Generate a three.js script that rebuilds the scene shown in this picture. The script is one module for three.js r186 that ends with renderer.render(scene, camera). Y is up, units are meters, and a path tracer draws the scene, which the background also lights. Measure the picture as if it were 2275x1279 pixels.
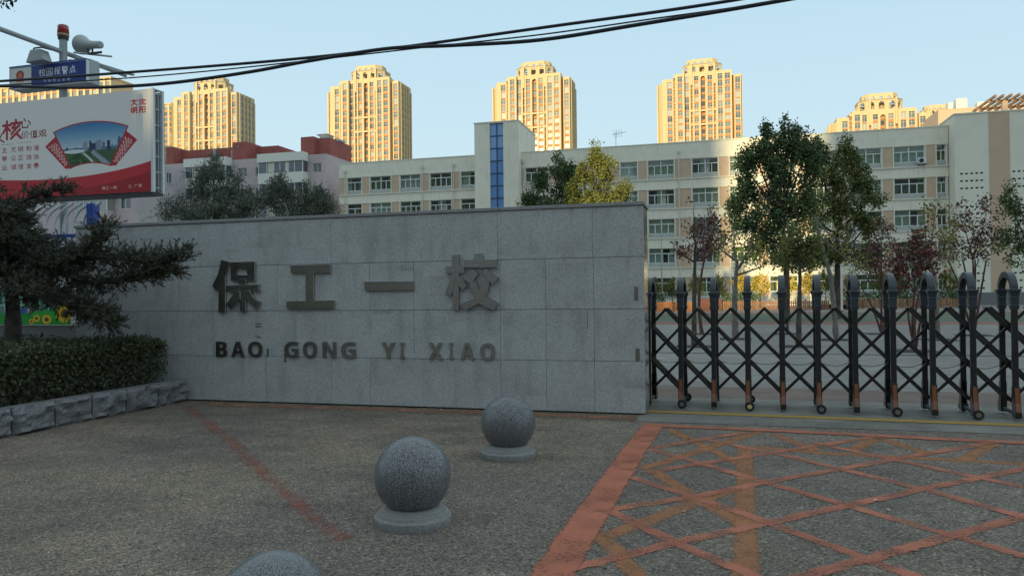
import * as THREE from 'three';
import { mergeGeometries, toCreasedNormals } from 'three/addons/utils/BufferGeometryUtils.js';
import { RoundedBoxGeometry } from 'three/addons/geometries/RoundedBoxGeometry.js';
import { TextGeometry } from 'three/addons/geometries/TextGeometry.js';
import { FontLoader } from 'three/addons/loaders/FontLoader.js';

// ---------------------------------------------------------------- camera, sky, sun, exposure
const scene = new THREE.Scene();
const D = Math.PI / 180;
const camera = new THREE.PerspectiveCamera(2 * Math.atan(639.5 / 1654) / D, 1024 / 575, 0.1, 3000);
camera.rotation.order = 'YXZ';
camera.position.set(0, 1.55, 0);
camera.rotation.set(0.54 * D, 15.3 * D, -0.6 * D);
const renderer = new THREE.WebGLRenderer({ antialias: true });
renderer.toneMapping = THREE.LinearToneMapping;
renderer.toneMappingExposure = 1.34;
renderer.shadowMap.enabled = true;

{ // clear evening sky: pale towards the horizon, bluer above, raised greyer overhead to fill shade
  const w = 64, h = 256, d = new Float32Array(w * h * 4);
  const stops = [[0, [0.535, 0.64, 0.65]], [10, [0.455, 0.605, 0.68]], [22, [0.385, 0.555, 0.66]], [45, [0.46, 0.57, 0.63]], [90, [0.47, 0.56, 0.61]]];
  for (let j = 0; j < h; j++) {
    const el = Math.max(0, (j + 0.5) / h * 180 - 90);
    let k = 0; while (k < stops.length - 2 && el > stops[k + 1][0]) k++;
    const t = Math.min(1, (el - stops[k][0]) / (stops[k + 1][0] - stops[k][0]));
    for (let i = 0; i < w; i++) for (let c = 0; c < 4; c++)
      d[(j * w + i) * 4 + c] = c === 3 ? 1 : stops[k][1][c] * (1 - t) + stops[k + 1][1][c] * t;
  }
  const tex = new THREE.DataTexture(d, w, h, THREE.RGBAFormat, THREE.FloatType);
  tex.mapping = THREE.EquirectangularReflectionMapping;
  tex.magFilter = tex.minFilter = THREE.LinearFilter; tex.wrapS = THREE.RepeatWrapping; tex.needsUpdate = true;
  scene.background = tex; scene.environment = tex;
}
const SUN_AZ = 13 * D, SUN_EL = 8 * D;                       // low sun behind the camera's left shoulder
const sun = new THREE.DirectionalLight(new THREE.Color().setRGB(1, 0.81, 0.44), 3.7);
sun.position.set(-Math.sin(SUN_AZ) * Math.cos(SUN_EL), Math.sin(SUN_EL), Math.cos(SUN_AZ) * Math.cos(SUN_EL)).multiplyScalar(400);
sun.castShadow = true; sun.shadow.radius = 2.2; sun.shadow.mapSize.set(4096, 4096);
Object.assign(sun.shadow.camera, { left: -330, right: 330, top: 260, bottom: -260, near: 1, far: 1200 });
scene.add(sun); scene.add(sun.target);

// ---------------------------------------------------------------- helpers
let seed = 7;
const rnd = () => { seed = (seed + 0x6d2b79f5) | 0; let t = Math.imul(seed ^ (seed >>> 15), 1 | seed); t = (t + Math.imul(t ^ (t >>> 7), 61 | t)) ^ t; return ((t ^ (t >>> 14)) >>> 0) / 4294967296; };
const rr = (a, b) => a + (b - a) * rnd();
const gauss = () => (rnd() + rnd() + rnd() - 1.5) * 1.15;
const pick = (a) => a[Math.floor(rnd() * a.length)];
const V = (x, y, z) => new THREE.Vector3(x, y, z);
const taken = new Map();
function numbered(n) { const k = taken.get(n) ?? 0; taken.set(n, k + 1); return k ? n + '_' + String(k).padStart(3, '0') : n; }
function mat(c, rough = 0.8, o = {}) {
  const Cls = (o.transmission || o.clearcoat || o.ior) ? THREE.MeshPhysicalMaterial : THREE.MeshStandardMaterial;
  const m = new Cls({ roughness: rough, metalness: 0, ...o });
  m.color.setRGB(c[0], c[1], c[2]);
  return m;
}
function thing(name, label, category, p = [0, 0, 0], group) {
  const o = new THREE.Group(); o.name = numbered(name); o.position.set(...p);
  o.userData = { label, category }; if (group) o.userData.group = group;
  scene.add(o); return o;
}
function sub(name, parent, p = [0, 0, 0], label) { const o = new THREE.Group(); o.name = name; o.position.set(...p); if (label) o.userData.label = label; parent.add(o); return o; }
function part(name, geo, m, parent, label) {
  const o = new THREE.Mesh(Array.isArray(geo) ? merge(geo) : geo, m); o.name = name; o.castShadow = o.receiveShadow = true;
  if (label) o.userData.label = label;
  parent.add(o); return o;
}
function struct(name, geo, m) { const o = part(name, geo, m, scene); o.name = numbered(name); o.userData.kind = 'structure'; return o; }
function merge(list) {
  const l = list.map((g) => { const q = g.index ? g.toNonIndexed() : g; for (const k of Object.keys(q.attributes)) if (!['position', 'normal', 'uv', 'color'].includes(k)) q.deleteAttribute(k); return q; });
  return l.length === 1 ? l[0] : mergeGeometries(l);
}
const B = (x0, x1, y0, y1, z0, z1) => new THREE.BoxGeometry(x1 - x0, y1 - y0, Math.abs(z1 - z0)).translate((x0 + x1) / 2, (y0 + y1) / 2, (z0 + z1) / 2);
const RB = (x0, x1, y0, y1, z0, z1, r = 0.01, s = 2) => new RoundedBoxGeometry(x1 - x0, y1 - y0, z1 - z0, s, r).translate((x0 + x1) / 2, (y0 + y1) / 2, (z0 + z1) / 2);
function bar(a, b, w, d = w) { // box from a to b
  const v = b.clone().sub(a), g = new THREE.BoxGeometry(w, v.length(), d);
  g.applyQuaternion(new THREE.Quaternion().setFromUnitVectors(V(0, 1, 0), v.normalize()));
  return g.translate((a.x + b.x) / 2, (a.y + b.y) / 2, (a.z + b.z) / 2);
}
function rod(a, b, r0, r1 = r0, n = 8) {
  const v = b.clone().sub(a), g = new THREE.CylinderGeometry(r1, r0, v.length(), n);
  g.applyQuaternion(new THREE.Quaternion().setFromUnitVectors(V(0, 1, 0), v.normalize()));
  return g.translate((a.x + b.x) / 2, (a.y + b.y) / 2, (a.z + b.z) / 2);
}
function tube(pts, r, seg = 40, n = 8) { return new THREE.TubeGeometry(new THREE.CatmullRomCurve3(pts), seg, r, n); }
function limb(pts, r0, r1, n = 7) { // tapered tube through points
  const c = new THREE.CatmullRomCurve3(pts), seg = Math.max(4, pts.length * 3), g = new THREE.TubeGeometry(c, seg, 1, n), P = g.attributes.position;
  for (let i = 0; i <= seg; i++) { const o = c.getPointAt(i / seg), r = r0 + (r1 - r0) * (i / seg);
    for (let j = 0; j <= n; j++) { const k = i * (n + 1) + j; const q = V(P.getX(k), P.getY(k), P.getZ(k)).sub(o).multiplyScalar(r * (1 + 0.12 * Math.sin(k * 2.7))).add(o); P.setXYZ(k, q.x, q.y, q.z); } }
  g.computeVertexNormals(); return g;
}
function box_uv(g, s = 1) { // uv in metres from the dominant axis of each face
  const q = g.index ? g.toNonIndexed() : g, P = q.attributes.position, N = q.attributes.normal, uv = new Float32Array(P.count * 2);
  for (let i = 0; i < P.count; i++) { const ax = Math.abs(N.getX(i)), ay = Math.abs(N.getY(i)), az = Math.abs(N.getZ(i));
    let u = P.getX(i), v = P.getY(i); if (ax > ay && ax > az) u = P.getZ(i); else if (ay > az) v = P.getZ(i);
    uv[2 * i] = u / s; uv[2 * i + 1] = v / s; }
  q.setAttribute('uv', new THREE.BufferAttribute(uv, 2)); return q;
}
// periodic value noise
const NB = 256, NT = new Float32Array(NB * NB); for (let i = 0; i < NB * NB; i++) NT[i] = rnd();
function vn(x, y, p) { // period p cells
  const xi = Math.floor(x), yi = Math.floor(y), fx = x - xi, fy = y - yi, sx = fx * fx * (3 - 2 * fx), sy = fy * fy * (3 - 2 * fy);
  const m = (a) => ((a % p) + p) % p, a = m(xi) & 255, b = m(xi + 1) & 255, c = (m(yi) & 255) * NB, d = (m(yi + 1) & 255) * NB;
  return (NT[c + a] * (1 - sx) + NT[c + b] * sx) * (1 - sy) + (NT[d + a] * (1 - sx) + NT[d + b] * sx) * sy;
}
const fbm = (x, y) => 0.5 * vn(x, y, 256) + 0.3 * vn(x * 2.1 + 7, y * 2.1 + 3, 256) + 0.2 * vn(x * 4.3 + 1, y * 4.3 + 9, 256);
const sRGB = (v) => 255 * (v <= 0.0031308 ? v * 12.92 : 1.055 * Math.pow(v, 1 / 2.4) - 0.055);
function texture(n, f, srgb = true, nh = n) { // f(u,v) -> linear rgb
  const d = new Uint8Array(n * nh * 4);
  for (let j = 0; j < nh; j++) for (let i = 0; i < n; i++) { const c = f(i / n, j / nh), k = (j * n + i) * 4;
    for (let q = 0; q < 3; q++) d[k + q] = Math.max(0, Math.min(255, srgb ? sRGB(Math.max(0, c[q])) : 255 * c[q])); d[k + 3] = 255 * (c[3] ?? 1); }
  const t = new THREE.DataTexture(d, n, nh); t.wrapS = t.wrapT = THREE.RepeatWrapping; t.magFilter = THREE.LinearFilter; t.minFilter = THREE.LinearMipmapLinearFilter; t.generateMipmaps = true;
  if (srgb) t.colorSpace = THREE.SRGBColorSpace; t.needsUpdate = true; return t;
}
function canvas(w, h, draw) {
  const c = document.createElement('canvas'); c.width = w; c.height = h; const g = c.getContext('2d'); draw(g, w, h);
  const t = new THREE.CanvasTexture(c); t.colorSpace = THREE.SRGBColorSpace; t.anisotropy = 8; return t;
}

// ---------------------------------------------------------------- textures and materials
const asphaltGrain = texture(2048, (u, v) => { // 3 m of worn asphalt: pale and dark chippings in a grey-brown binder
  const a = vn(u * 250 + 0.5 * Math.sin(v * 900), v * 250 + 0.5 * Math.sin(u * 700), 250), b = vn(u * 125 + 50, v * 125 + 9, 125), c = vn(u * 24, v * 24, 24), e = vn(u * 200 + 90, v * 200 + 31, 200);
  let g = 0.135 + 0.05 * (b - 0.5) + 0.03 * (c - 0.5);
  if (a > 0.62) g += (a - 0.62) * 0.72; else if (a < 0.40) g -= (0.40 - a) * 0.30;
  const w = 0.03 * (e - 0.5);
  return [g * 1.13 + w, g * 0.93 + w * 0.3, g * 0.75 - w];
});
const asphaltBump = texture(1024, (u, v) => { const a = vn(u * 250, v * 250, 250), b = vn(u * 125 + 50, v * 125 + 9, 125); const h = 0.6 * a + 0.4 * b; return [h, h, h]; }, false);
const M = {};
M.asphalt = mat([1, 1, 1], 0.92, { map: asphaltGrain, bumpMap: asphaltBump, bumpScale: 0.006, vertexColors: true });
const concreteTex = texture(1024, (u, v) => { const g = 0.26 + 0.07 * (vn(u * 8, v * 8, 8) - 0.5) + 0.06 * (vn(u * 40, v * 40, 40) - 0.5) + 0.07 * (vn(u * 220, v * 220, 220) - 0.5); return [g, g * 0.96, g * 0.885]; });
M.concrete = mat([1, 1, 1], 0.9, { map: concreteTex, vertexColors: true });
// worn road paint: u across the stripe, v along it (1.3 m); the rims are abraded to single chippings
const wear = (keep, rim, top, o) => texture(96, (u, v) => {
  const a = vn(u * 16 + o, v * 200, 200), e = vn(u * 30 + 3 * o, v * 400, 400) , b = vn(u * 1.5 + 5 * o, v * 9, 9), d = Math.min(u, 1 - u) / rim + (a - 0.5) * 1.3;
  const k = Math.max(0, Math.min(top, (a * 0.5 + b * 0.55 + e * 0.45 - keep) * 2.2)) * Math.max(0, Math.min(1, d)); return [k, k, k]; }, false, 1024);
const paint = (c, o) => texture(64, (u, v) => { const a = vn(u * 10 + o, v * 130, 130), b = vn(u * 1.5 + o, v * 10, 10), w = 0.82 + 0.3 * b + 0.14 * (a - 0.5); return [c[0] * w, c[1] * w, c[2] * w]; }, true, 512);
M.paintRed = mat([1, 1, 1], 0.85, { map: paint([0.43, 0.145, 0.085], 1), alphaMap: wear(0.33, 0.16, 0.92, 1), transparent: true });
M.paintBorder = mat([1, 1, 1], 0.85, { map: paint([0.42, 0.135, 0.075], 7), alphaMap: wear(0.22, 0.08, 0.97, 2), transparent: true });
M.paintOld = mat([1, 1, 1], 0.88, { map: paint([0.40, 0.165, 0.07], 4), alphaMap: wear(0.37, 0.16, 0.85, 3), transparent: true });
M.paintFaint = mat([1, 1, 1], 0.9, { map: paint([0.33, 0.11, 0.075], 9), alphaMap: wear(0.62, 0.4, 0.7, 4), transparent: true });
M.paintYellow = mat([1, 1, 1], 0.8, { map: texture(256, (u, v) => { const a = vn(u * 30, v * 30, 30), b = vn(u * 90, v * 90, 90), w = 0.75 + 0.35 * a + 0.2 * b; return [0.38 * w, 0.235 * w, 0.045 * w]; }) });
const graniteSpeck = (u, v, base, k = 256) => { const a = vn(u * k, v * k, k), b = vn(u * k / 2 + 31, v * k / 2, k / 2), c = vn(u * 12, v * 12, 12); return base * (1 + 0.75 * (a - 0.5) + 0.35 * (b - 0.5) + 0.10 * (c - 0.5)); };
// granite cladding: fine speckle with rain streaks and grime patches, four different slabs
const cladding = [0, 1, 2, 3].map((q) => mat([1, 1, 1], 0.62, { map: texture(1024, (u, v) => {
  const s = graniteSpeck(u * 1.0, v * 0.5, 0.44, 512), st = vn(u * 26 + q * 40, v * 2.2 + q * 9, 256), pt = fbm(u * 5 + q * 17, v * 3 + q * 5), fine = vn(u * 90 + q * 3, v * 5, 256);
  const grime = Math.max(0, st - 0.55) * 0.34 + Math.max(0, pt - 0.5) * 0.42 + Math.max(0, fine - 0.7) * 0.2;
  const k = 1 - Math.min(0.5, grime); return [s * k * 0.99, s * k * 1.005, s * k * 0.995];
}, true, 512) }));
M.wallCore = mat([0.30, 0.295, 0.28], 0.9);
M.polished = mat([1, 1, 1], 0.14, { map: texture(512, (u, v) => { const s = graniteSpeck(u, v, 0.19); return [s, s, s]; }) });
M.copingStone = mat([1, 1, 1], 0.6, { map: texture(512, (u, v) => { const s = graniteSpeck(u, v, 0.27); return [s, s, s * 0.98]; }) });
M.ball = mat([1, 1, 1], 0.33, { map: texture(1024, (u, v) => { const a = vn(u * 250 * 2, v * 250, 250), b = vn(u * 160, v * 80, 160); let g = 0.145 + 0.5 * (a - 0.5) * 0.72 + 0.06 * (b - 0.5); return [g * 0.985, g, g * 1.01]; }, true, 512) });
M.ballBase = mat([1, 1, 1], 0.7, { map: texture(512, (u, v) => { const s = graniteSpeck(u, v, 0.25, 200); return [s, s * 0.99, s * 0.95]; }) });
M.splitStone = mat([1, 1, 1], 0.85, { map: texture(512, (u, v) => { const s = graniteSpeck(u, v, 0.17, 128), p = vn(u * 7, v * 7, 7); return [s * (0.9 + 0.3 * p), s * (0.9 + 0.27 * p), s * (0.95 + 0.25 * p)]; }) });
M.steel = mat([0.44, 0.43, 0.41], 0.24, { metalness: 1, bumpMap: texture(256, (u, v) => { const a = vn(u * 4, v * 128, 128); return [a, a, a]; }, false), bumpScale: 0.0006 });
M.residue = mat([0.05, 0.05, 0.048], 0.9);
M.black = mat([0.013, 0.014, 0.016], 0.32, { clearcoat: 0.4, clearcoatRoughness: 0.3 });
M.slate = mat([0.034, 0.044, 0.055], 0.4);
M.rubber = mat([0.012, 0.012, 0.012], 0.7);
M.copper = mat([0.24, 0.075, 0.028], 0.5);
M.hub = mat([0.25, 0.23, 0.2], 0.4, { metalness: 0.6 });
M.white = mat([0.70, 0.69, 0.62], 0.85);
M.school = mat([1, 1, 1], 0.9, { map: texture(512, (u, v) => { const a = vn(u * 6, v * 6, 6), b = vn(u * 60, v * 60, 60); const st = Math.max(0, vn(u * 48 + 3, v * 4, 256) - 0.62) * 0.35 + Math.max(0, vn(u * 9, v * 7 + 5, 256) - 0.7) * 0.3, g = (0.77 + 0.05 * (a - 0.5) + 0.03 * (b - 0.5)) * (1 - st); return [g, g * 0.94, g * 0.77]; }) });
M.tan = mat([1, 1, 1], 0.9, { map: texture(256, (u, v) => { const a = vn(u * 6, v * 6, 6), g = 1 + 0.10 * (a - 0.5); return [0.56 * g, 0.405 * g, 0.285 * g]; }) });
M.trim = mat([0.72, 0.69, 0.58], 0.8);
M.spandrel = mat([0.40, 0.41, 0.38], 0.7);
M.frame = mat([0.72, 0.73, 0.70], 0.5);
M.pane = mat([0.80, 0.86, 0.84], 0.03, { transmission: 1, thickness: 0, ior: 1.5 });
M.paneBlue = mat([0.11, 0.26, 0.54], 0.06, { ior: 1.5, clearcoat: 1, clearcoatRoughness: 0.02 });
M.mullionBlue = mat([0.02, 0.05, 0.14], 0.4);
M.room = mat([0.26, 0.255, 0.23], 0.95);
M.curtainGreen = mat([0.22, 0.27, 0.12], 0.95); M.curtainPale = mat([0.58, 0.58, 0.46], 0.95); M.curtainWhite = mat([0.66, 0.66, 0.6], 0.95); M.curtainYellow = mat([0.62, 0.5, 0.2], 0.9);
M.plinth = mat([0.16, 0.165, 0.165], 0.8);
M.pipe = mat([0.62, 0.60, 0.54], 0.6);
M.roofGrey = mat([0.2, 0.2, 0.2], 0.9);
M.cream = mat([1, 1, 1], 0.85, { map: texture(256, (u, v) => { const a = vn(u * 8, v * 8, 8), g = 1 + 0.10 * (a - 0.5); return [0.62 * g, 0.49 * g, 0.285 * g]; }) });
M.creamDark = mat([0.42, 0.31, 0.19], 0.85);
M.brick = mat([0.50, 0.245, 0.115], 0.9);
M.glass = [[0.10, 0.13, 0.15], [0.16, 0.19, 0.20], [0.26, 0.27, 0.25], [0.055, 0.07, 0.085], [0.42, 0.42, 0.38]].map((c) => mat(c, 0.12, { clearcoat: 1, clearcoatRoughness: 0.03 }));
M.farFrame = mat([0.6, 0.58, 0.5], 0.6);
M.pink = mat([1, 1, 1], 0.92, { map: texture(512, (u, v) => { const a = vn(u * 5, v * 5, 5), b = vn(u * 30, v * 10, 30), g = 1 + 0.12 * (a - 0.5) + 0.07 * (b - 0.5); return [0.52 * g, 0.43 * g, 0.43 * g]; }) });
M.gable = mat([1, 1, 1], 0.92, { map: texture(512, (u, v) => { // pale render with repaired cracks
  const a = vn(u * 5, v * 5, 5), c1 = Math.abs(vn(u * 4 + 3, v * 7, 64) - 0.5), c2 = Math.abs(vn(u * 9 + 3, v * 3, 64) - 0.5); const k = c1 < 0.012 || c2 < 0.01 ? 0.6 : 1, g = (1 + 0.1 * (a - 0.5)) * k; return [0.50 * g, 0.45 * g, 0.455 * g]; }) });
M.redRoof = mat([1, 1, 1], 0.88, { map: texture(256, (u, v) => { const a = vn(u * 6, v * 6, 6), g = 1 + 0.18 * (a - 0.5); return [0.34 * g, 0.10 * g, 0.082 * g]; }) });
M.timber = mat([0.34, 0.20, 0.115], 0.85);
M.darkSteel = mat([0.05, 0.05, 0.055], 0.5, { metalness: 0.5 });
M.galv = mat([0.34, 0.36, 0.37], 0.5, { metalness: 0.35 });
M.poleGrey = mat([0.30, 0.335, 0.35], 0.45);
M.blue = mat([0.012, 0.055, 0.30], 0.4);
M.whiteMetal = mat([0.62, 0.64, 0.65], 0.45);
M.cable = mat([0.018, 0.022, 0.032], 0.55);
M.bark = mat([1, 1, 1], 0.95, { map: texture(256, (u, v) => { const a = vn(u * 30, v * 5, 30), g = 0.5 + 0.8 * a; return [0.10 * g, 0.083 * g, 0.068 * g]; }) });
M.barkPale = mat([1, 1, 1], 0.95, { map: texture(256, (u, v) => { const a = vn(u * 30, v * 6, 30), g = 0.6 + 0.7 * a; return [0.21 * g, 0.19 * g, 0.16 * g]; }) });
M.barkRed = mat([0.12, 0.062, 0.05], 0.95);
M.leaf = mat([1, 1, 1], 0.75, { vertexColors: true, side: THREE.DoubleSide });
M.soil = mat([0.035, 0.03, 0.025], 1);
M.wood = mat([1, 1, 1], 0.85, { vertexColors: true });

// ---------------------------------------------------------------- ground
function sheet(x0, x1, z0, z1, y, sx, sz, s, tone) {
  const g = new THREE.PlaneGeometry(x1 - x0, z1 - z0, sx, sz).rotateX(-Math.PI / 2).translate((x0 + x1) / 2, y, (z0 + z1) / 2), P = g.attributes.position, n = P.count, c = new Float32Array(n * 3), uv = g.attributes.uv;
  for (let i = 0; i < n; i++) { const x = P.getX(i), z = P.getZ(i), t = tone(x, z); c.set(t, i * 3); uv.setXY(i, x / s, z / s); }
  g.setAttribute('color', new THREE.BufferAttribute(c, 3)); return g;
}
const one = () => [1, 1, 1];
struct('ground', new THREE.PlaneGeometry(2400, 2400).rotateX(-Math.PI / 2).translate(0, -0.03, -300), mat([0.11, 0.105, 0.095], 0.95));
struct('forecourt', sheet(-26, 16, -9.12, 16, 0, 210, 126, 2.1, (x, z) => { // worn asphalt: dusty to the left along the planter, oily and bare to the right
  const d = fbm(x * 0.55 + 40, z * 0.9 + 40), e = fbm(x * 2.3 + 90, z * 3.1 + 20), f = fbm(x * 0.22 + 11, z * 0.3 + 60);
  const dust = Math.max(0, Math.min(1, (d - 0.42) * 2.6 + (x < -3.5 ? 0.30 : -0.12) + (e - 0.5) * 0.8));
  const g = fbm(x * 0.9 + 7, z * 4.2 + 31), k = 0.84 + 0.40 * (e - 0.5) + 0.55 * (f - 0.5) - 0.9 * Math.max(0, g - 0.58);
  return [k * (1 + 0.30 * dust), k * (1 + 0.26 * dust), k * (1 + 0.14 * dust)];
}), M.asphalt);
struct('gate_threshold', sheet(-0.95, 16, -11.35, -9.12, 0.004, 80, 12, 2.5, (x, z) => { const e = fbm(x * 1.5, z * 3), k = 0.72 + 0.5 * (e - 0.5) - (z > -9.4 ? 0.1 * fbm(x * 4, z * 4) : 0); return [k, k * 0.99, k * 0.93]; }), M.concrete);
struct('wall_footing', sheet(-26, -0.95, -12, -9.12, 0.0, 160, 20, 2.1, (x, z) => { const d = fbm(x * 1.6 + 3, z * 5), k = 0.8 + 0.6 * (d - 0.5); return [k * 1.16, k * 1.06, k * 0.92]; }), M.asphalt);
struct('red_paving_strip', sheet(-26, 40, -12.75, -11.352, 0.0, 90, 4, 2.5, (x, z) => { const k = 0.62 + 0.4 * (fbm(x * 1.6, z * 3) - 0.5); return [k * 1.0, k * 0.74, k * 0.66]; }), M.concrete);
struct('school_yard', sheet(-110, 90, -37.6, -12.75, 0.0, 220, 40, 2.5, (x, z) => { const k = 0.82 + 0.35 * (fbm(x * 0.35 + 20, z * 0.5) - 0.5) + 0.15 * (fbm(x * 2, z * 2) - 0.5); return [k * 1.0, k * 0.99, k * 0.98]; }), M.concrete);
struct('yard_drain', B(-110, 90, 0.003, 0.007, -19.86, -19.72), mat([0.05, 0.05, 0.05], 0.9));
struct('running_track', sheet(-110, 90, -41.3, -37.6, 0.0, 160, 3, 2.5, (x, z) => { const k = 0.8 + 0.3 * (fbm(x * 0.6, z) - 0.5); return [k * 1.05, k * 0.50, k * 0.42]; }), M.concrete);
struct('sports_field', sheet(-110, 90, -57, -41.3, 0.0, 160, 12, 2.5, (x, z) => { const k = 0.75 + 0.3 * (fbm(x * 0.4, z * 0.6) - 0.5); return [k * 0.46, k * 0.66, k * 0.44]; }), M.concrete);
struct('running_track', sheet(-110, 90, -61, -57, 0.0, 160, 3, 2.5, (x, z) => { const k = 0.8 + 0.3 * (fbm(x * 0.6, z) - 0.5); return [k * 1.0, k * 0.55, k * 0.45]; }), M.concrete);
struct('school_path', sheet(-110, 90, -97, -61, 0.0, 100, 12, 2.5, (x, z) => { const k = 0.85 + 0.3 * (fbm(x * 0.5, z * 0.5) - 0.5); return [k, k * 0.98, k * 0.94]; }), M.concrete);
struct('street', sheet(-300, 300, 16, 70, -0.01, 60, 6, 3, one), M.asphalt);

// painted markings: each stripe a thin worn sheet on the asphalt
function stripe(pts, w, y, wob = 0.01) {
  const P = [], U = [], I = []; let L = 0; const q = [];
  for (let i = 0; i < pts.length - 1; i++) { const [ax, az] = pts[i], [bx, bz] = pts[i + 1], n = Math.max(2, Math.ceil(Math.hypot(bx - ax, bz - az) / 0.04)); for (let k = i ? 1 : 0; k <= n; k++) q.push([ax + (bx - ax) * k / n, az + (bz - az) * k / n]); }
  for (let i = 0; i < q.length; i++) {
    const a = q[Math.max(0, i - 1)], b = q[Math.min(q.length - 1, i + 1)], dx = b[0] - a[0], dz = b[1] - a[1], l = Math.hypot(dx, dz); if (i) L += Math.hypot(q[i][0] - q[i - 1][0], q[i][1] - q[i - 1][1]);
    const w0 = w / 2 + rr(-wob, wob), w1 = w / 2 + rr(-wob, wob);
    P.push(q[i][0] - dz / l * w0, y, q[i][1] + dx / l * w0, q[i][0] + dz / l * w1, y, q[i][1] - dx / l * w1); U.push(0, L / 1.3 + pts[0][0], 1, L / 1.3 + pts[0][0]);
    if (i) { const k = i * 2; I.push(k - 2, k - 1, k, k, k - 1, k + 1); }
  }
  const g = new THREE.BufferGeometry(); g.setAttribute('position', new THREE.Float32BufferAttribute(P, 3)); g.setAttribute('uv', new THREE.Float32BufferAttribute(U, 2)); g.setIndex(I); g.computeVertexNormals();
  if (g.attributes.normal.getY(0) < 0) { const ix = g.index.array; for (let i = 0; i < ix.length; i += 3) { const t = ix[i]; ix[i] = ix[i + 1]; ix[i + 1] = t; } g.computeVertexNormals(); }
  return g;
}
const marks = new THREE.Group(); marks.name = 'no_stopping_hatching'; marks.userData.kind = 'structure'; scene.add(marks);
for (const l of [[[-0.54, -8.68], [-0.09, -7.69], [0.18, -7.06]], [[-0.71, -4.74], [-0.51, -5.07], [-0.14, -5.73], [0.2, -6.23]], [[-0.77, -4.76], [-0.64, -4.6], [-0.47, -4.21], [-0.2, -3.5]], [[0.31, -7.86], [0.99, -7.69], [2.17, -7.62], [4.2, -7.5]]]) part('painted_line', stripe(l, 0.15, 0.0022), M.paintOld, marks, 'faded orange line');
for (const l of [[[-0.65, -6.65], [-0.09, -7.69], [0.46, -8.73]], [[-0.53, -6.58], [-0.13, -5.73], [0.17, -5.2]], [[0.59, -8.62], [0.93, -7.8]], [[1.25, -7.87], [1.63, -8.58]], [[1.66, -8.59], [1.94, -7.83]], [[2.18, -7.67], [2.68, -8.52]]]) part('painted_line', stripe(l, 0.15, 0.0031), M.paintOld, marks, 'faded orange line');
part('painted_line', stripe([[0.26, -7.78], [0.2, -6], [0.14, -4.28], [0.1, -2.5]], 0.17, 0.004), M.paintOld, marks, 'faded orange line');
for (const l of [[[-0.64, -7.52], [0.5, -6.27], [1.71, -4.97], [3, -3.6]], [[-0.71, -6.34], [0.21, -5.43], [0.83, -4.69], [2.2, -3.2]], [[-0.75, -5.33], [-0.25, -4.72], [0.15, -4.32], [1.2, -3.1]], [[-0.16, -8.17], [0.57, -7.53], [1.55, -6.46], [1.98, -5.85], [3.6, -4.1]], [[0.95, -8.2], [1.55, -7.53], [2.09, -6.93], [4.2, -4.7]]]) part('painted_line', stripe(l, 0.115, 0.0049), M.paintRed, marks, 'orange-red diagonal line');
for (const l of [[[-0.86, -4.09], [-0.28, -4.71], [0.34, -5.3], [0.92, -5.86], [1.55, -6.46], [2.55, -7.38], [3.7, -8.5]], [[-0.73, -5.37], [-0.16, -5.84], [0.4, -6.44], [1.01, -7.0], [1.55, -7.53], [2.68, -8.56]], [[-0.6, -6.52], [-0.13, -6.99], [0.75, -7.83], [1.65, -8.69]], [[-0.63, -7.57], [0.29, -8.63]], [[-0.5, -3.4], [0.47, -4.36], [0.85, -4.72], [1.41, -5.26], [1.96, -5.78], [4, -7.7]]]) part('painted_line', stripe(l, 0.115, 0.0058), M.paintRed, marks, 'orange-red diagonal line');
part('painted_border', stripe([[-0.72, -8.98], [-0.79, -7.5], [-0.88, -4.6], [-0.92, -2.5]], 0.26, 0.0067, 0.008), M.paintBorder, marks, 'thick orange-red border line');
part('painted_border', stripe([[-0.62, -8.86], [0.7, -8.80], [3, -8.60], [6, -8.4]], 0.17, 0.0076), M.paintBorder, marks);
{ const o = struct('yellow_line', stripe([[-0.9, -9.90], [3.4, -9.72], [9, -9.5]], 0.18, 0.009, 0.006), M.paintYellow); o.userData.kind = 'structure'; }
struct('faded_red_line', stripe([[-7.34, -9.05], [-5.21, -7.1], [-4.01, -5.9], [-2.71, -4.65], [-2.31, -4.3]], 0.17, 0.0025, 0.025), M.paintFaint);
struct('faded_red_line', stripe([[-7.1, -9.32], [-3.03, -9.40], [-0.98, -9.32]], 0.13, 0.0035, 0.015), M.paintRed);

// ---------------------------------------------------------------- buildings across the street behind the camera; they hold the forecourt and the school in shade
function streetBlock(label, x0, x1, z0, z1, h) {
  const t = thing('apartment_block', label, 'building', [(x0 + x1) / 2, 0, (z0 + z1) / 2]), w = (x1 - x0) / 2, d = (z1 - z0) / 2;
  part('wall', B(-w, w, 0, h, -d, d), mat([0.50, 0.49, 0.47], 0.9), t);
  part('roof', B(-w - 0.3, w + 0.3, h, h + 0.5, -d - 0.3, d + 0.3), M.roofGrey, t);
  const gs = []; for (let y = 1.6; y < h - 2; y += 3) for (let x = -w + 2; x < w - 2; x += 3.6) gs.push(B(x, x + 1.7, y, y + 1.5, -d - 0.04, -d + 0.02));
  const o = part('windows', gs, M.glass[1], t); o.userData.kind = 'stuff';
}
streetBlock('tall pale apartment block on the far side of the street', -170, -39.6, 75, 87, 50.5);
streetBlock('long pale apartment block on the near side of the street gap', -26.6, 90, 75, 87, 44.6);
streetBlock('added low block in the gap, keeping sun off the sign wall', -39.5, -26.7, 76, 86, 19.6);  // unseen low block added to stop sun through the gap reaching the wall

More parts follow.
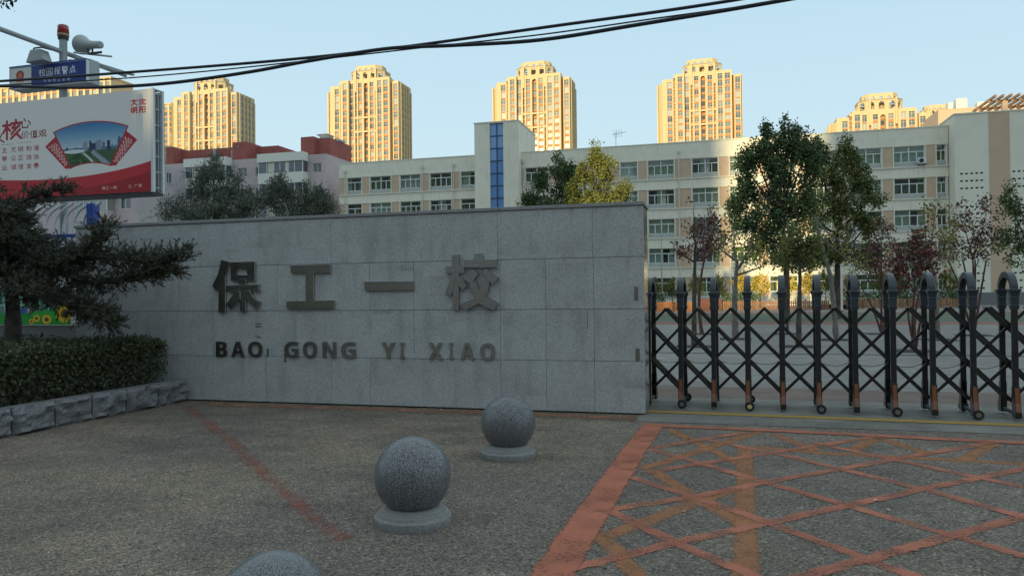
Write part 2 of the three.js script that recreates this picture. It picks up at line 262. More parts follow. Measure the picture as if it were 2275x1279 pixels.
// ---------------------------------------------------------------- golden apartment towers
const paneGeo = new Map();
function paneOf(w, h) { const k = w.toFixed(2) + '|' + h.toFixed(2); if (!paneGeo.has(k)) paneGeo.set(k, new THREE.BoxGeometry(w, h, 0.06)); return paneGeo.get(k); }
function archShape(w, h) { const s = new THREE.Path(); s.moveTo(-w / 2, 0); s.lineTo(w / 2, 0); s.lineTo(w / 2, h - w / 2); s.absarc(0, h - w / 2, w / 2, 0, Math.PI, false); s.lineTo(-w / 2, 0); return s; }
function archedPanel(len, h, n, aw, ah, y0, t) { // wall panel along x with n arched openings
  const s = new THREE.Shape(); s.moveTo(-len / 2, 0); s.lineTo(len / 2, 0); s.lineTo(len / 2, h); s.lineTo(-len / 2, h); s.lineTo(-len / 2, 0);
  for (let i = 0; i < n; i++) { const cx = -len / 2 + (i + 0.5) * len / n, a = archShape(aw, ah); s.holes.push(new THREE.Path(a.getPoints(8).map((p) => new THREE.Vector2(p.x + cx, p.y + y0)))); }
  return new THREE.ExtrudeGeometry(s, { depth: t, bevelEnabled: false, curveSegments: 8 }).translate(0, 0, -t);
}
function ring(pts, y, h, n, aw, ah, y0, t = 0.5) { // polygonal drum of arched panels
  const gs = []; for (let i = 0; i < pts.length; i++) { const a = pts[i], b = pts[(i + 1) % pts.length], dx = b[0] - a[0], dz = b[1] - a[1], l = Math.hypot(dx, dz), k = Math.max(1, Math.round(l / n)), w = Math.min(aw, l / k * 0.72);
    gs.push(archedPanel(l, h, k, w, Math.max(ah, w * 0.62), y0, t).rotateY(-Math.atan2(dz, dx)).translate((a[0] + b[0]) / 2, y, (a[1] + b[1]) / 2)); }
  return gs;
}
function tower(label, x, z, H, sx, floors, bright) {
  const t = thing('apartment_tower', label, 'tower', [x, 0, z], 'golden apartment towers beyond the school'); t.scale.x = sx;
  const FH = 2.9, piers = [], sp = [], fr = [], dark = [], slabs = [];
  const cols = [ // x0, x1 of the window column, front plane, top of its section
    [-14.3, -12.3, -1.0, H - 1.7], [-9.8, -7.9, 0, H], [-6.9, -5.2, -1.2, H], [-2.9, -1.15, -1.2, H], [2.7, 4.55, -1.2, H], [6.9, 8.8, 0, H], [9.8, 11.9, 0, H], [14.1, 16.0, -1.0, H - 1.7]];
  const low = H - floors * FH - 1;
  const body = [B(-16.4, 16.4, 0, H - 1.7, -14, -2.6), B(-11.7, 12.7, H - 1.7, H - 0.4, -13, -2.6), B(-16.4, -12, 0, low, -2.6, -1.0), B(-12, 12.6, 0, low, -2.6, 0)];
  body.push(B(-16.4, -14.3, low, H - 1.7, -2.6, -1.0), B(-12.3, -11.7, low, H - 1.7, -2.6, -1.0), B(-10.9, -9.8, low, H, -2.6, 0), B(-7.9, -7.0, low, H, -2.6, 0), B(-5.2, -4.4, low, H + 0.6, -2.6, -1.0), B(-3.6, -2.9, low, H + 0.6, -2.6, -1.0),
    B(-1.15, -0.2, low, H + 0.3, -2.6, -1.1), B(1.75, 2.7, low, H + 0.3, -2.6, -1.1), B(4.55, 5.2, low, H + 0.6, -2.6, -1.0), B(6.0, 6.9, low, H, -2.6, 0), B(8.8, 9.8, low, H, -2.6, 0), B(11.9, 12.7, low, H, -2.6, 0), B(13.6, 14.1, low, H - 1.7, -2.6, -1.0), B(16.0, 16.4, low, H - 1.7, -2.6, -1.0));
  // caps over the columns and belts
  for (const [a, b, zf, top] of cols) body.push(B(a, b, top - 1.25, top, -2.6, zf - 0.02));
  body.push(B(-11.7, -10.9, H - 1.6, H - 0.6, -2.6, -0.3), B(-0.2, 1.75, H - 1.4, H + 0.3, -2.6, -1.12), B(-4.4, -3.6, H - 0.9, H + 0.6, -2.6, -1.02), B(5.2, 6.0, H - 0.9, H + 0.6, -2.6, -1.02));
  for (const k of [5, 7]) { const y = H - 1.6 - k * FH; if (y > low) body.push(B(-5.2, 6.0, y, y + 0.7, -2.6, -0.95)); }
  { const y = H - 3.2 - 6 * FH; body.push(B(-16.45, -11.7, y, y + 0.45, -2.6, -0.9), B(13.6, 16.45, y, y + 0.45, -2.6, -0.9)); }
  part('wall', body, M.cream, t);
  // left chamfer
  { const s = new THREE.Shape([new THREE.Vector2(-16.4, 1.0), new THREE.Vector2(-16.4, 14), new THREE.Vector2(-18.3, 14), new THREE.Vector2(-18.3, 3.4)]); part('corner_bay', new THREE.ExtrudeGeometry(s, { depth: H - 3.1, bevelEnabled: false }).rotateX(-Math.PI / 2).scale(1, 1, 1), M.cream, t); }
  // windows, spandrels, slots
  const arch = new Set([1, 6]);
  cols.forEach(([a, b, zf, top], ci) => {
    for (let f = 0; f < floors; f++) {
      const y1 = top - 1.25 - f * FH, y0 = y1 - (f === 0 && arch.has(ci) ? 2.2 : 1.75), glassy = ci === 0 || ci === 7 || ci === 2 || ci === 5;
      if (y0 - 1.2 < low) break;
      const tall = glassy && f < 6, yb = tall ? y1 - 2.35 : y0;
      const o = part('window', paneOf(b - a, y1 - yb), M.glass[bright ? pick([1, 2, 2, 4, 4, 0]) : pick([0, 0, 1, 1, 2, 3, 4])], t); o.position.set((a + b) / 2, (y1 + yb) / 2, zf - 0.42);
      fr.push(B((a + b) / 2 - 0.05, (a + b) / 2 + 0.05, yb, y1, zf - 0.4, zf - 0.33), B(a, b, y1 - 0.62, y1 - 0.54, zf - 0.4, zf - 0.34), B(a, b, yb - 0.03, yb + 0.07, zf - 0.4, zf - 0.2));
      sp.push(B(a, b, y1 - FH, yb, -2.6, zf - 0.22));
    }
  });
  for (const [a, b, zf] of [[-11.7, -10.9, -1.4], [-4.4, -3.6, -2.1], [5.2, 6.0, -2.1]]) { sp.push(B(a, b, low, H - 1, -2.6, zf)); for (let f = 0; f < floors * 2; f++) { const y = H - 2.2 - f * FH / 2; if (y > low) slabs.push(B(a, b, y, y + 0.14 + (f % 2) * 0.5, -2.6, zf + 0.55)); } }
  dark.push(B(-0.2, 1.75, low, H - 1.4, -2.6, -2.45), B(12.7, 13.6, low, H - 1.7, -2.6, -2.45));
  for (let f = 0; f < floors; f++) { const y = H - 2.6 - f * FH; if (y > low) { slabs.push(B(-0.2, 1.75, y - 0.5, y - 0.35, -2.45, -1.9)); const o = part('window', paneOf(1.5, 1.5), M.glass[pick([0, 3, 3, 1])], t); o.position.set(0.78, y - 1.5, -2.4); } }
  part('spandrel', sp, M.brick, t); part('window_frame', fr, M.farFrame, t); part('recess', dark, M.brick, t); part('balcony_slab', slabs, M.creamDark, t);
  { // arch head of the central recess
    const s = new THREE.Shape([new THREE.Vector2(-0.98, 0), new THREE.Vector2(-0.98, 1.0), new THREE.Vector2(0.98, 1.0), new THREE.Vector2(0.98, 0)]); for (let i = 0; i <= 10; i++) { const a = i / 10 * Math.PI; s.lineTo(0.97 * Math.cos(a), 0.97 * Math.sin(a)); }
    part('arch_head', new THREE.ExtrudeGeometry(s, { depth: 0.5, bevelEnabled: false }).translate(0.775, H - 2.4, -1.65), M.cream, t);
  }
  // side walls: deep vertical slots with windows
  for (const sgn of [-1, 1]) { const xs = sgn > 0 ? 16.4 : -18.3; const gs = [];
    for (let c = 0; c < 4; c++) for (let f = 0; f < floors; f++) { const y = H - 3.6 - f * FH, zc = -4.4 - c * 2.5; if (y > low) gs.push(B(xs - 0.08, xs + 0.08, y - 0.9, y + 0.9, zc - 0.6, zc + 0.6)); }
    const o = part('side_windows', gs, M.glass[1], t); o.userData.kind = 'stuff';
    part('side_rib', [2.9, 5.6, 8.2, 10.6, 13.2].map((q) => B(Math.min(xs, xs + sgn * 0.6), Math.max(xs, xs + sgn * 0.6), low, H - (sgn < 0 ? 3.4 : 1.9) - (q > 12 ? 2 : 0), -q - 0.45, -q + 0.35)), M.cream, t); }
  // crown: arcaded drum in two tiers
  const oct = (hw, hd, c, zc) => [[-hw, zc - hd + c], [-hw, zc + hd - c], [-hw + c, zc + hd], [hw - c, zc + hd], [hw, zc + hd - c], [hw, zc - hd + c], [hw - c, zc - hd], [-hw + c, zc - hd]];
  const o1 = oct(8.2, 5.4, 2.6, -6.8).map(([a, b]) => [a + 0.4, b]), o2 = oct(6.6, 4.2, 2.2, -6.8).map(([a, b]) => [a + 0.4, b]);
  const cr = part('crown', ring(o1, H - 0.4, 4.4, 3.25, 2.1, 2.7, 0.9), M.cream, t);
  part('crown_cornice', ring(o1.map(([a, b]) => [a * 1.015, (b + 6.8) * 1.03 - 6.8]), H + 3.7, 0.32, 90, 0.01, 0.02, 0.1), M.creamDark, cr);
  part('crown_tier', ring(o2, H + 4.0, 2.3, 3.0, 1.5, 0.8, 0.25), M.cream, t);
  for (const px of [-4.0, 5.6]) part('pilaster', B(px - 0.35, px + 0.35, H - 5, H + 4.1, -1.5, -0.7), M.cream, t);
  part('roof', [B(-8, 8.4, H - 0.4, H - 0.1, -12, -2.7), B(-2.5, 4, H, H + 3.6, -9, -5)], M.creamDark, t);
  return t;
}
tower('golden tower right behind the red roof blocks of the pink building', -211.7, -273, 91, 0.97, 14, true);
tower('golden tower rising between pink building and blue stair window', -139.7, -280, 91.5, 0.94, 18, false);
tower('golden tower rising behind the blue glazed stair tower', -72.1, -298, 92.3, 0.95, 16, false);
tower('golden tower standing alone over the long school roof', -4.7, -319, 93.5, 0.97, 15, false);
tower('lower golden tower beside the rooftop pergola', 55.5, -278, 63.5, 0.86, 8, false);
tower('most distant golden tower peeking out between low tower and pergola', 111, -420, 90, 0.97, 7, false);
{ // slab blocks far left
  function slab(label, x0, x1, z, h, dep, floors, m) {
    const t = thing('apartment_slab', label, 'building', [(x0 + x1) / 2, 0, z]), w = (x1 - x0) / 2; const p = [], n = Math.round(w * 2 / 3.4);
    part('wall', [B(-w, w, 0, h - floors * 2.9 - 1, -dep, 0), B(-w, w, h - floors * 2.9 - 1, h, -dep, -0.5)], m, t);
    part('parapet', B(-w - 0.3, w + 0.3, h, h + 0.6, -dep - 0.3, 0.2), M.cream, t);
    for (let i = 0; i <= n; i++) { const xx = -w + i * 2 * w / n; p.push(B(Math.max(-w, xx - 0.6), Math.min(w, xx + 0.6), h - floors * 2.9 - 1, h, -0.5, 0)); }
    part('pier', p, M.cream, t); const fr = [];
    for (let f = 0; f < floors; f++) for (let i = 0; i < n; i++) { const xa = -w + i * 2 * w / n + 0.6, xb = -w + (i + 1) * 2 * w / n - 0.6, y = h - 1.2 - f * 2.9; const o = part('window', paneOf(xb - xa, 1.8), M.glass[pick([0, 1, 2, 4])], t); o.position.set((xa + xb) / 2, y - 0.9, -0.4); fr.push(B(xa, xb, y - 2.9, y - 1.85, -0.5, -0.2)); }
    part('spandrel', fr, M.brick, t);
  }
  slab('wide golden apartment slab seen between alarm sign and billboard', -320, -236, -248, 91.5, 12, 5, M.cream);
  slab('narrow pale slab squeezed between billboard and golden tower', -284, -267, -330, 104, 12, 14, M.cream);
}

// ---------------------------------------------------------------- school
{
  const t = thing('school_building', 'long cream five-storey school building with tan panels', 'building', [0, 0, -90]);
  const ledges = [15.0, 11.5, 8.0, 4.5, 1.0];
  const left = [[-47.41, -45.22], [-44.02, -41.0], [-39.74, -36.81], [-35.55, -32.57], [-31.33, -29.1]];
  const right = [[-22.8, -19.8], [-18.4, -15.4], [-14.1, -12.2], [-10.93, -8.85], [-7.66, -4.54], [-2.51, 0.52], [1.78, 4.8], [6.06, 9.1], [10.4, 13.5], [14.8, 17.9], [19.12, 22.22], [23.35, 24.3]];
  const schoolBox = (a, b, c, d, e, f) => box_uv(B(a, b, c, d, e, f), 6);
  part('core', [B(-48.4, 24.45, 0, 19.0, -15, -1.3)], M.room, t);
  const wingEnds = [[-48.5, -28.9], [-23.2, 24.5]];
  for (const [a, b] of wingEnds) {
    part('parapet', schoolBox(a, b, 17.4, 19.3, -0.5, 0), M.school, t);
    part('roof_coping', B(a, b, 19.3, 19.42, -0.55, 0.06), M.trim, t);
    for (const y of ledges) {
      if (y > 2) part('floor_band', schoolBox(a, b, y - 1.1, y, -0.6, 0), M.school, t); else part('plinth', B(a, b, 0, y, -0.6, 0.02), M.school, t);
      part('ledge', B(a, b, y, y + 0.12, -0.6, 0.14), M.trim, t);
    }
  }
  part('end_wall', [schoolBox(-48.5, -48.2, 0, 19.3, -15, -0.5), schoolBox(-48.5, 24.5, 0, 19.3, -15.4, -15)], M.school, t);
  part('roof', B(-48.4, 24.4, 18.6, 18.8, -15, -0.5), M.roofGrey, t);
  let wi = 0;
  for (const [ends, bays] of [[wingEnds[0], left], [wingEnds[1], right]]) for (const y of ledges) {
    const yb = y + 0.12, yt = y + 2.4;
    let prev = ends[0];
    for (const [a, b] of [...bays, [ends[1], null]]) { // tan panel between windows
      if (a - prev > 0.12) part('tan_panel', box_uv(B(prev, a, yb, yt, -0.55, -0.07), 4), M.tan, t);
      prev = b ?? ends[1];
    }
    for (const [a, b] of bays) {
      const g = sub('window', t, [(a + b) / 2, yb, 0]), w = (b - a) / 2, hh = yt - yb, s0 = 0.52, cols = w > 1.2 ? 4 : 2, f = [];
      part('jamb', B(-w - 0.1, -w + 0.02, 0, hh, -0.5, 0.0), M.trim, g); part('jamb', B(w - 0.02, w + 0.1, 0, hh, -0.5, 0.0), M.trim, g);
      part('spandrel', B(-w + 0.02, w - 0.02, 0, s0, -0.5, -0.16), M.spandrel, g);
      const F = (x0, x1, y0, y1) => f.push(B(x0, x1, y0, y1, -0.34, -0.24));
      const wi0 = -w + 0.02, wi1 = w - 0.02, tr = hh - 0.62;
      F(wi0, wi1, s0, s0 + 0.07); F(wi0, wi1, hh - 0.07, hh); F(wi0, wi0 + 0.07, s0 + 0.07, hh - 0.07); F(wi1 - 0.07, wi1, s0 + 0.07, hh - 0.07); F(wi0 + 0.07, wi1 - 0.07, tr - 0.045, tr + 0.045);
      if (cols === 4) F(-0.05, 0.05, tr + 0.045, hh - 0.07);
      for (let k = 1; k < cols; k++) { const xx = wi0 + (wi1 - wi0) * k / cols; F(xx - 0.045, xx + 0.045, s0 + 0.07, tr - 0.045); }
      part('frame', f, M.frame, g);
      const style = wi++ % 11, open = style === 3 ? 1 : style === 8 ? 2 : -1;
      for (let k = 0; k < cols; k++) { if (k === open) continue; const xa = wi0 + (wi1 - wi0) * k / cols, xb = wi0 + (wi1 - wi0) * (k + 1) / cols; const o = part('pane', paneOf(xb - xa - 0.09, tr - s0 - 0.115), M.pane, g); o.scale.z = 0.25; o.position.set((xa + xb) / 2, (s0 + 0.07 + tr - 0.045) / 2, -0.29); }
      for (let k = 0; k < cols / 2; k++) { const n = cols / 2, xa = wi0 + (wi1 - wi0) * k / n, xb = wi0 + (wi1 - wi0) * (k + 1) / n; const o = part('pane', paneOf(xb - xa - 0.1, hh - tr - 0.115), M.pane, g); o.scale.z = 0.25; o.position.set((xa + xb) / 2, (tr + 0.045 + hh - 0.07) / 2, -0.29); }
      // curtains, gathered or drawn
      const cm = (((a > -12 && a < 5 && y > 7) || (a > 13 && y > 14))) && style % 5 !== 3 ? (style % 2 ? M.curtainPale : M.curtainWhite) : style % 4 === 0 ? M.curtainPale : style % 4 === 1 ? M.curtainGreen : style % 4 === 2 ? M.curtainWhite : M.curtainGreen;
      const fullPale = ((a > -12 && a < 5 && y > 7) || (a > 13 && y > 14)) && style % 5 !== 3;
      const spans = fullPale ? [[-w, w]] : style === 6 || style === 2 ? [[-w, w]] : style % 3 === 0 ? [[-w, -w + 0.5], [w - 0.6, w]] : style % 3 === 1 ? [[-w, w * 0.1], [w * 0.55, w]] : [[-w * 0.35, w * 0.35]];
      const cg = []; for (const [x0, x1] of spans) { const n = Math.max(2, Math.round((x1 - x0) / 0.09)), pg = new THREE.PlaneGeometry(x1 - x0, hh - s0, n, 1), P = pg.attributes.position; for (let i = 0; i < P.count; i++) P.setZ(i, 0.035 * ((i % (n + 1)) % 2 ? 1 : -1) + 0.01 * Math.sin(i)); pg.computeVertexNormals(); cg.push(pg.translate((x0 + x1) / 2, (hh + s0) / 2, -0.62)); }
      const cmat = cm; cmat.side = THREE.DoubleSide; part('curtain', cg, cmat, g);
    }
  }
  // rain pipes
  for (const [x, lab] of [[-47.6], [-36.5], [-32.2], [-23.0], [-4.0]]) {
    const g = sub('rain_pipe', t, [x, 0, 0.12]); part('pipe', rod(V(0, 0.2, 0), V(0, 18.1, 0), 0.06), M.pipe, g); part('hopper', B(-0.14, 0.14, 18.1, 18.45, -0.12, 0.12), M.pipe, g);
  }
  // stair tower with blue glazing
  const s = sub('stair_tower', t, [0, 0, 0], 'tall cream stair tower with a blue glazed strip');
  part('wall', [schoolBox(-28.9, -26.9, 0, 23.0, -7.5, 1.5), schoolBox(-25.15, -23.2, 0, 23.0, -7.5, 1.5), schoolBox(-26.9, -25.15, 22.9, 23.0, -7.5, 1.5), schoolBox(-26.9, -25.15, 0, 1.2, -7.5, 1.4), schoolBox(-26.9, -25.15, 0, 22.9, -7.5, 0.6)], M.school, s);
  part('coping', B(-28.98, -23.12, 23.0, 23.12, -7.6, 1.58), M.trim, s);
  const mull = [B(-26.07, -25.97, 1.2, 22.9, 1.2, 1.36)]; for (let k = 0; k <= 14; k++) mull.push(B(-26.9, -25.15, 1.2 + k * 1.55 - 0.05, 1.2 + k * 1.55 + 0.05, 1.2, 1.34)); part('mullion', mull, M.mullionBlue, s);
  for (let k = 0; k < 14; k++) for (const [a, b] of [[-26.9, -26.07], [-25.97, -25.15]]) { const o = part('blue_pane', paneOf(b - a, 1.45), M.paneBlue, s); o.position.set((a + b) / 2, 1.2 + (k + 0.5) * 1.55, 1.2); o.rotation.set(rr(-0.012, 0.012), rr(-0.012, 0.012), 0); }
  // antenna on the roof
  const an = thing('roof_antenna', 'thin television antenna on the school roof', 'antenna', [-11.9, 18.8, -94]); part('mast', rod(V(0, 0, 0), V(0, 3.1, 0), 0.025), M.darkSteel, an);
  part('boom', rod(V(-0.5, 2.9, 0), V(1.3, 3.1, 0), 0.025), M.darkSteel, an); part('elements', [0, 0.3, 0.6, 0.9].map((k) => rod(V(-0.2 + k, 2.5, 0), V(-0.2 + k, 3.45, 0), 0.018)), M.darkSteel, an);
  // air conditioners
  for (const [x, y, lab] of [[21.85, 15.2, 'white air conditioner under the wide top-floor school window'], [-35.0, 11.72, 'white air conditioner below third-floor window near the pink building']]) {
    const a = thing('air_conditioner', lab, 'air conditioner', [x, y, -89.86]); part('case', RB(-0.42, 0.42, 0.15, 0.8, 0, 0.34, 0.03), M.whiteMetal, a); part('fan_grille', new THREE.CylinderGeometry(0.24, 0.24, 0.03, 20).rotateX(Math.PI / 2).translate(-0.1, 0.47, 0.35), M.darkSteel, a); part('bracket', [B(-0.35, -0.3, 0, 0.15, -0.1, 0.3), B(0.3, 0.35, 0, 0.15, -0.1, 0.3)], M.darkSteel, a);
  }
}
{ // blank block at the school's end
  const t = thing('school_end_block', 'blank pale block with tan strip and rows of small vents', 'building', [24.55, 0, -88]);
  const sb = (a, b, c, d, e, f) => box_uv(B(a, b, c, d, e, f), 6), H = 20.06;
  const pale = mat([1, 1, 1], 0.9, { map: texture(256, (u, v) => { const a = vn(u * 6, v * 6, 6), g = 1 + 0.06 * (a - 0.5); return [0.74 * g, 0.70 * g, 0.58 * g]; }) });
  // wall with real vent openings: rows of strips between the holes
  const cols1 = [0.62, 1.09, 1.57, 2.04, 2.5], cols2 = [5.45, 5.93, 6.4, 6.88, 7.35], rows = []; for (const y0 of [13.8, 10.3, 6.8, 3.3]) for (let k = 0; k < 3; k++) rows.push(y0 - k * 0.77);
  rows.sort((a, b) => a - b);
  const holesIn = (a, b, cs) => { const gs = []; let y = 1.3; for (const r of rows) { gs.push(sb(a, b, y, r - 0.09, -0.3, 0)); let x = a; for (const c of cs) { gs.push(sb(x, c - 0.14, r - 0.09, r + 0.09, -0.3, 0)); x = c + 0.14; } gs.push(sb(x, b, r - 0.09, r + 0.09, -0.3, 0)); y = r + 0.09; } gs.push(sb(a, b, y, H, -0.3, 0)); return gs; };
  part('wall', [...holesIn(0, 3.2, cols1), ...holesIn(5.1, 22, cols2), sb(0, 0.3, 1.3, H, -16, -0.3)], pale, t);
  part('tan_strip', sb(3.2, 5.1, 1.3, H, -0.3, 0.04), M.tan, t);
  part('plinth', B(-0.06, 22, 0, 1.3, -0.3, 0.06), M.plinth, t);
  part('backing', B(0.3, 22, 0, H - 0.3, -16, -0.75), M.room, t);
  part('coping', B(-0.08, 22.1, H, H + 0.14, -16, 0.1), M.trim, t);
  // roof garden behind: lit by the last sun
  const p = thing('rooftop_pergola', 'tan rooftop room with slatted pergola and white vents on top', 'pergola', [30, 19.8, -100]);
  part('room', [B(-3.4, 16, 0, 3.9, -8, -1.6)], M.tan, p, 'tan stair room');
  part('parapet', B(-3.0, 16, -0.4, 2.2, -1.6, -1.2), M.tan, p);
  for (const x of [0.4, 3.6, 6.8, 10]) part('column', B(x - 0.25, x + 0.25, 0.26, 2.1, 8.2, 8.7), M.tan, p);
  for (const z of [8.4, 5.0]) part('beam', B(-1.2, 15, 2.1, 2.3, z - 0.1, z + 0.1), M.timber, p);
  for (let k = 0; k < 21; k++) part('slat', B(-1.0 + k * 0.75, -0.8 + k * 0.75, 2.302, 2.56, 2.8, 10), M.timber, p);
  for (const [a, b, h] of [[-1.9, -1.4, 5.0], [-1.0, 0.2, 5.4], [1.3, 2.5, 4.8]]) part('roof_vent', B(a, b, 3.9, h, -4, -3), M.white, p);
}

// ---------------------------------------------------------------- pink apartment house with red roof blocks
{
  const k = 95 / 70, X = (x) => x * k, Y = (y) => 1.55 + (y - 1.55) * k, t = thing('pink_apartment_house', 'pale pink apartment house with brick-red roof blocks', 'building', [0, 0, -95]);
  const pk = (a, b, c, d, e, f) => box_uv(B(a, b, c, d, e, f), 7), x0 = X(-59.5), x1 = X(-39.18), H = Y(16.55), FH = 3.15;
  part('core', B(x0 + 0.3, x1 - 0.3, 0, H - 0.3, -24, -0.9), M.room, t);
  // front wall in floor strips with window openings
  const bays = [[X(-47.69), X(-46.75)], [X(-40.79), X(-39.79)], [X(-49.9), X(-48.8)], [X(-57.2), X(-56.4)]], ws = [];
  for (let f = 0; f < 6; f++) { const yt = Y(15.6) - f * FH, yb = yt - 1.25; if (yb < 0) break; ws.push([yt, yb]); }
  const gs = []; let top = H;
  for (const [yt, yb] of ws) { gs.push(pk(x0, x1, yt, top, -0.5, 0)); let x = x0; for (const [a, b] of [...bays].sort((p, q) => p[0] - q[0])) { gs.push(pk(x, a, yb, yt, -0.5, 0)); x = b; } gs.push(pk(x, x1, yb, yt, -0.5, 0)); top = yb; }
  gs.push(pk(x0, x1, 0, top, -0.5, 0)); part('front_wall', gs, M.pink, t);
  part('side_wall', pk(x1 - 0.3, x1, 0, H, -24, -0.5), M.pink, t);
  part('roof', B(x0, x1 - 0.3, H - 0.3, H - 0.02, -24, -0.5), M.roofGrey, t);
  for (const [yt, yb] of ws) for (const [a, b] of bays) { const g = sub('window', t, [(a + b) / 2, yb, 0]), w = (b - a) / 2, h = yt - yb; part('frame', [B(-w, w, 0, 0.07, -0.35, -0.22), B(-w, w, h - 0.07, h, -0.35, -0.22), B(-w, -w + 0.07, 0.07, h - 0.07, -0.35, -0.22), B(w - 0.07, w, 0.07, h - 0.07, -0.35, -0.22), B(-0.03, 0.03, 0.07, h - 0.07, -0.35, -0.22)], M.frame, g); for (const q of [-1, 1]) { const o = part('pane', paneOf(w - 0.1, h - 0.14), M.glass[3], g); o.position.set(q * (w / 2 - 0.02), h / 2, -0.3); } }
  // glazed bays
  for (const [a, b, y1] of [[X(-46.8), X(-41.3), Y(16.75)], [X(-56.0), X(-50.6), Y(16.75)]]) {
    part('bay_cornice', RB(a, b, y1 - 1.25, y1, 0.01, 1.5, 0.05), M.white, t);
    for (let f = 0; f < 5; f++) { const yt = y1 - 1.25 - f * FH, yb = yt - 1.55; if (yb < 1) break; const g = sub('bay_window', t, [(a + b) / 2, yb, 0]), w = (b - a) / 2;
      part('apron', B(-w + 0.05, w - 0.05, -1.55, 0, 0.01, 1.35), f ? M.pink : M.white, g);
      part('glazing', B(-w + 0.15, w - 0.15, 0, 1.55, 0.02, 1.22), M.glass[3], g);
      for (const q of [-1, -0.62, -0.3, -0.02, 0.3, 0.64, 1]) part('mullion', B(q * (w - 0.18) - 0.045, q * (w - 0.18) + 0.045, 0, 1.55, 1.2, 1.31), M.frame, g);
      part('curtain_strip', B(-w * 0.55, -w * 0.3, 0.1, 1.5, 1.205, 1.235), M.curtainPale, g); part('curtain_strip', B(w * 0.2, w * 0.36, 0.1, 1.5, 1.205, 1.235), M.curtainPale, g); }
  }
  // red penthouse blocks
  part('roof_block', [box_uv(B(X(-59.5), X(-58.55), H - 2.2, Y(18.6), -10, -0.6), 4), box_uv(B(X(-58.55), X(-51), H - 0.1, Y(18.35), -10, -2.4), 4), box_uv(B(X(-51), X(-49.2), H - 0.1, Y(18.6), -10, -0.8), 4), box_uv(B(X(-49.2), X(-46.6), H - 0.1, Y(18.4), -13, -3.6), 4)], M.redRoof, t);
  part('roof_block', [box_uv(B(X(-42.5), X(-40.95), H, Y(18.6), -7, -0.7), 4), box_uv(B(X(-40.95), X(-39.4), H, Y(18.5), -8, -1.6), 4)], M.redRoof, t);
  part('water_tank', [B(X(-40.9), X(-39.95), Y(18.6), Y(18.95), -4, -2.2), B(X(-41.2), X(-39.9), Y(18.95), Y(19.05), -4.1, -2.1), B(X(-40.2), X(-39.3), Y(18.5), Y(18.72), -6, -4)], M.galv, t);
  part('vent_pipe', rod(V(X(-53.9), H, -2), V(X(-53.9), Y(18.15), -2), 0.25), M.galv, t); part('vent_pipe', rod(V(X(-51.4), H, -1.6), V(X(-51.4), Y(17.9), -1.6), 0.2), M.galv, t);
  const rl = []; for (let q = 0; q <= 6; q++) rl.push(rod(V(X(-56.2) + q * 1.1, H - 0.1, -0.7), V(X(-56.2) + q * 1.1, H + 1.1, -0.7), 0.03)); rl.push(rod(V(X(-56.2), H + 1.1, -0.7), V(X(-56.2) + 6.6, H + 1.1, -0.7), 0.03)); part('roof_railing', rl, M.darkSteel, t);
  part('block_vent', B(X(-50.4), X(-50.1), Y(17.95), Y(18.2), -0.82, -0.76), M.roofGrey, t);
  // protruding wing with cracked gable
  const w = thing('gabled_wing', 'pale apartment wing with patched cracks on its gable wall', 'building', [X(-55.8), 0, X(-61.9)]);
  const wh = Y(15.45), gb = (a, b, c, d, e, f) => box_uv(B(a, b, c, d, e, f), 9);
  const wy1 = 15.4, wy0 = 13.85, wx0 = -2.8, wx1 = -1.05;
  part('front_wall', [gb(-24, -0.3, wy1, wh, -0.4, 0), gb(-24, wx0, wy0, wy1, -0.4, 0), gb(wx1, -0.3, wy0, wy1, -0.4, 0), gb(-24, -0.3, 0, wy0, -0.4, 0)], M.pink, w);
  { const gz = -6.2; part('gable_wall', [gb(-0.3, 0, 0, wh, gz + 0.45, 0), gb(-0.3, 0, 0, wh, -10.8, gz - 0.45), gb(-0.3, 0, 0, 18.2, gz - 0.45, gz + 0.45), gb(-0.3, 0, 19.6, wh, gz - 0.45, gz + 0.45)], M.gable, w); const g = sub('window', w, [-0.15, 18.2, gz]); part('pane', B(-0.03, 0.03, 0, 1.4, -0.45, 0.45), M.glass[3], g); part('frame', [B(0.03, 0.09, 0, 1.4, -0.03, 0.03)], M.frame, g); }
  part('back', B(-24, -0.3, 0, wh - 0.1, -10.8, -0.8), M.room, w);
  { const g = sub('window', w, [(wx0 + wx1) / 2, wy0, -0.15]); part('pane', B(-0.87, 0.87, 0, wy1 - wy0, -0.08, -0.03), M.glass[3], g); part('frame', [B(-0.87, 0.87, 0, 0.08, -0.03, 0.05), B(-0.87, 0.87, 1.47, 1.55, -0.03, 0.05), B(-0.04, 0.04, 0.08, 1.47, -0.03, 0.05), B(-0.87, -0.79, 0.08, 1.47, -0.03, 0.05), B(0.79, 0.87, 0.08, 1.47, -0.03, 0.05)], M.frame, g); }
  part('bay_cornice', RB(-9.6, -3.3, 15.4, 16.3, 0.01, 1.5, 0.06), M.white, w);
  for (let f = 0; f < 3; f++) { const g = sub('bay_window', w, [-6.4, 13.6 - f * 3.2, 0]); part('glazing', B(-2.7, 2.7, 0, 1.8, 0.02, 1.2), M.glass[2], g); part('apron', B(-2.8, 2.8, -1.4, 0, 0.01, 1.3), M.pink, g); for (const q of [-2.6, -1.3, 0, 1.3, 2.6]) part('mullion', B(q - 0.05, q + 0.05, 0, 1.8, 1.18, 1.28), M.frame, g); }
}

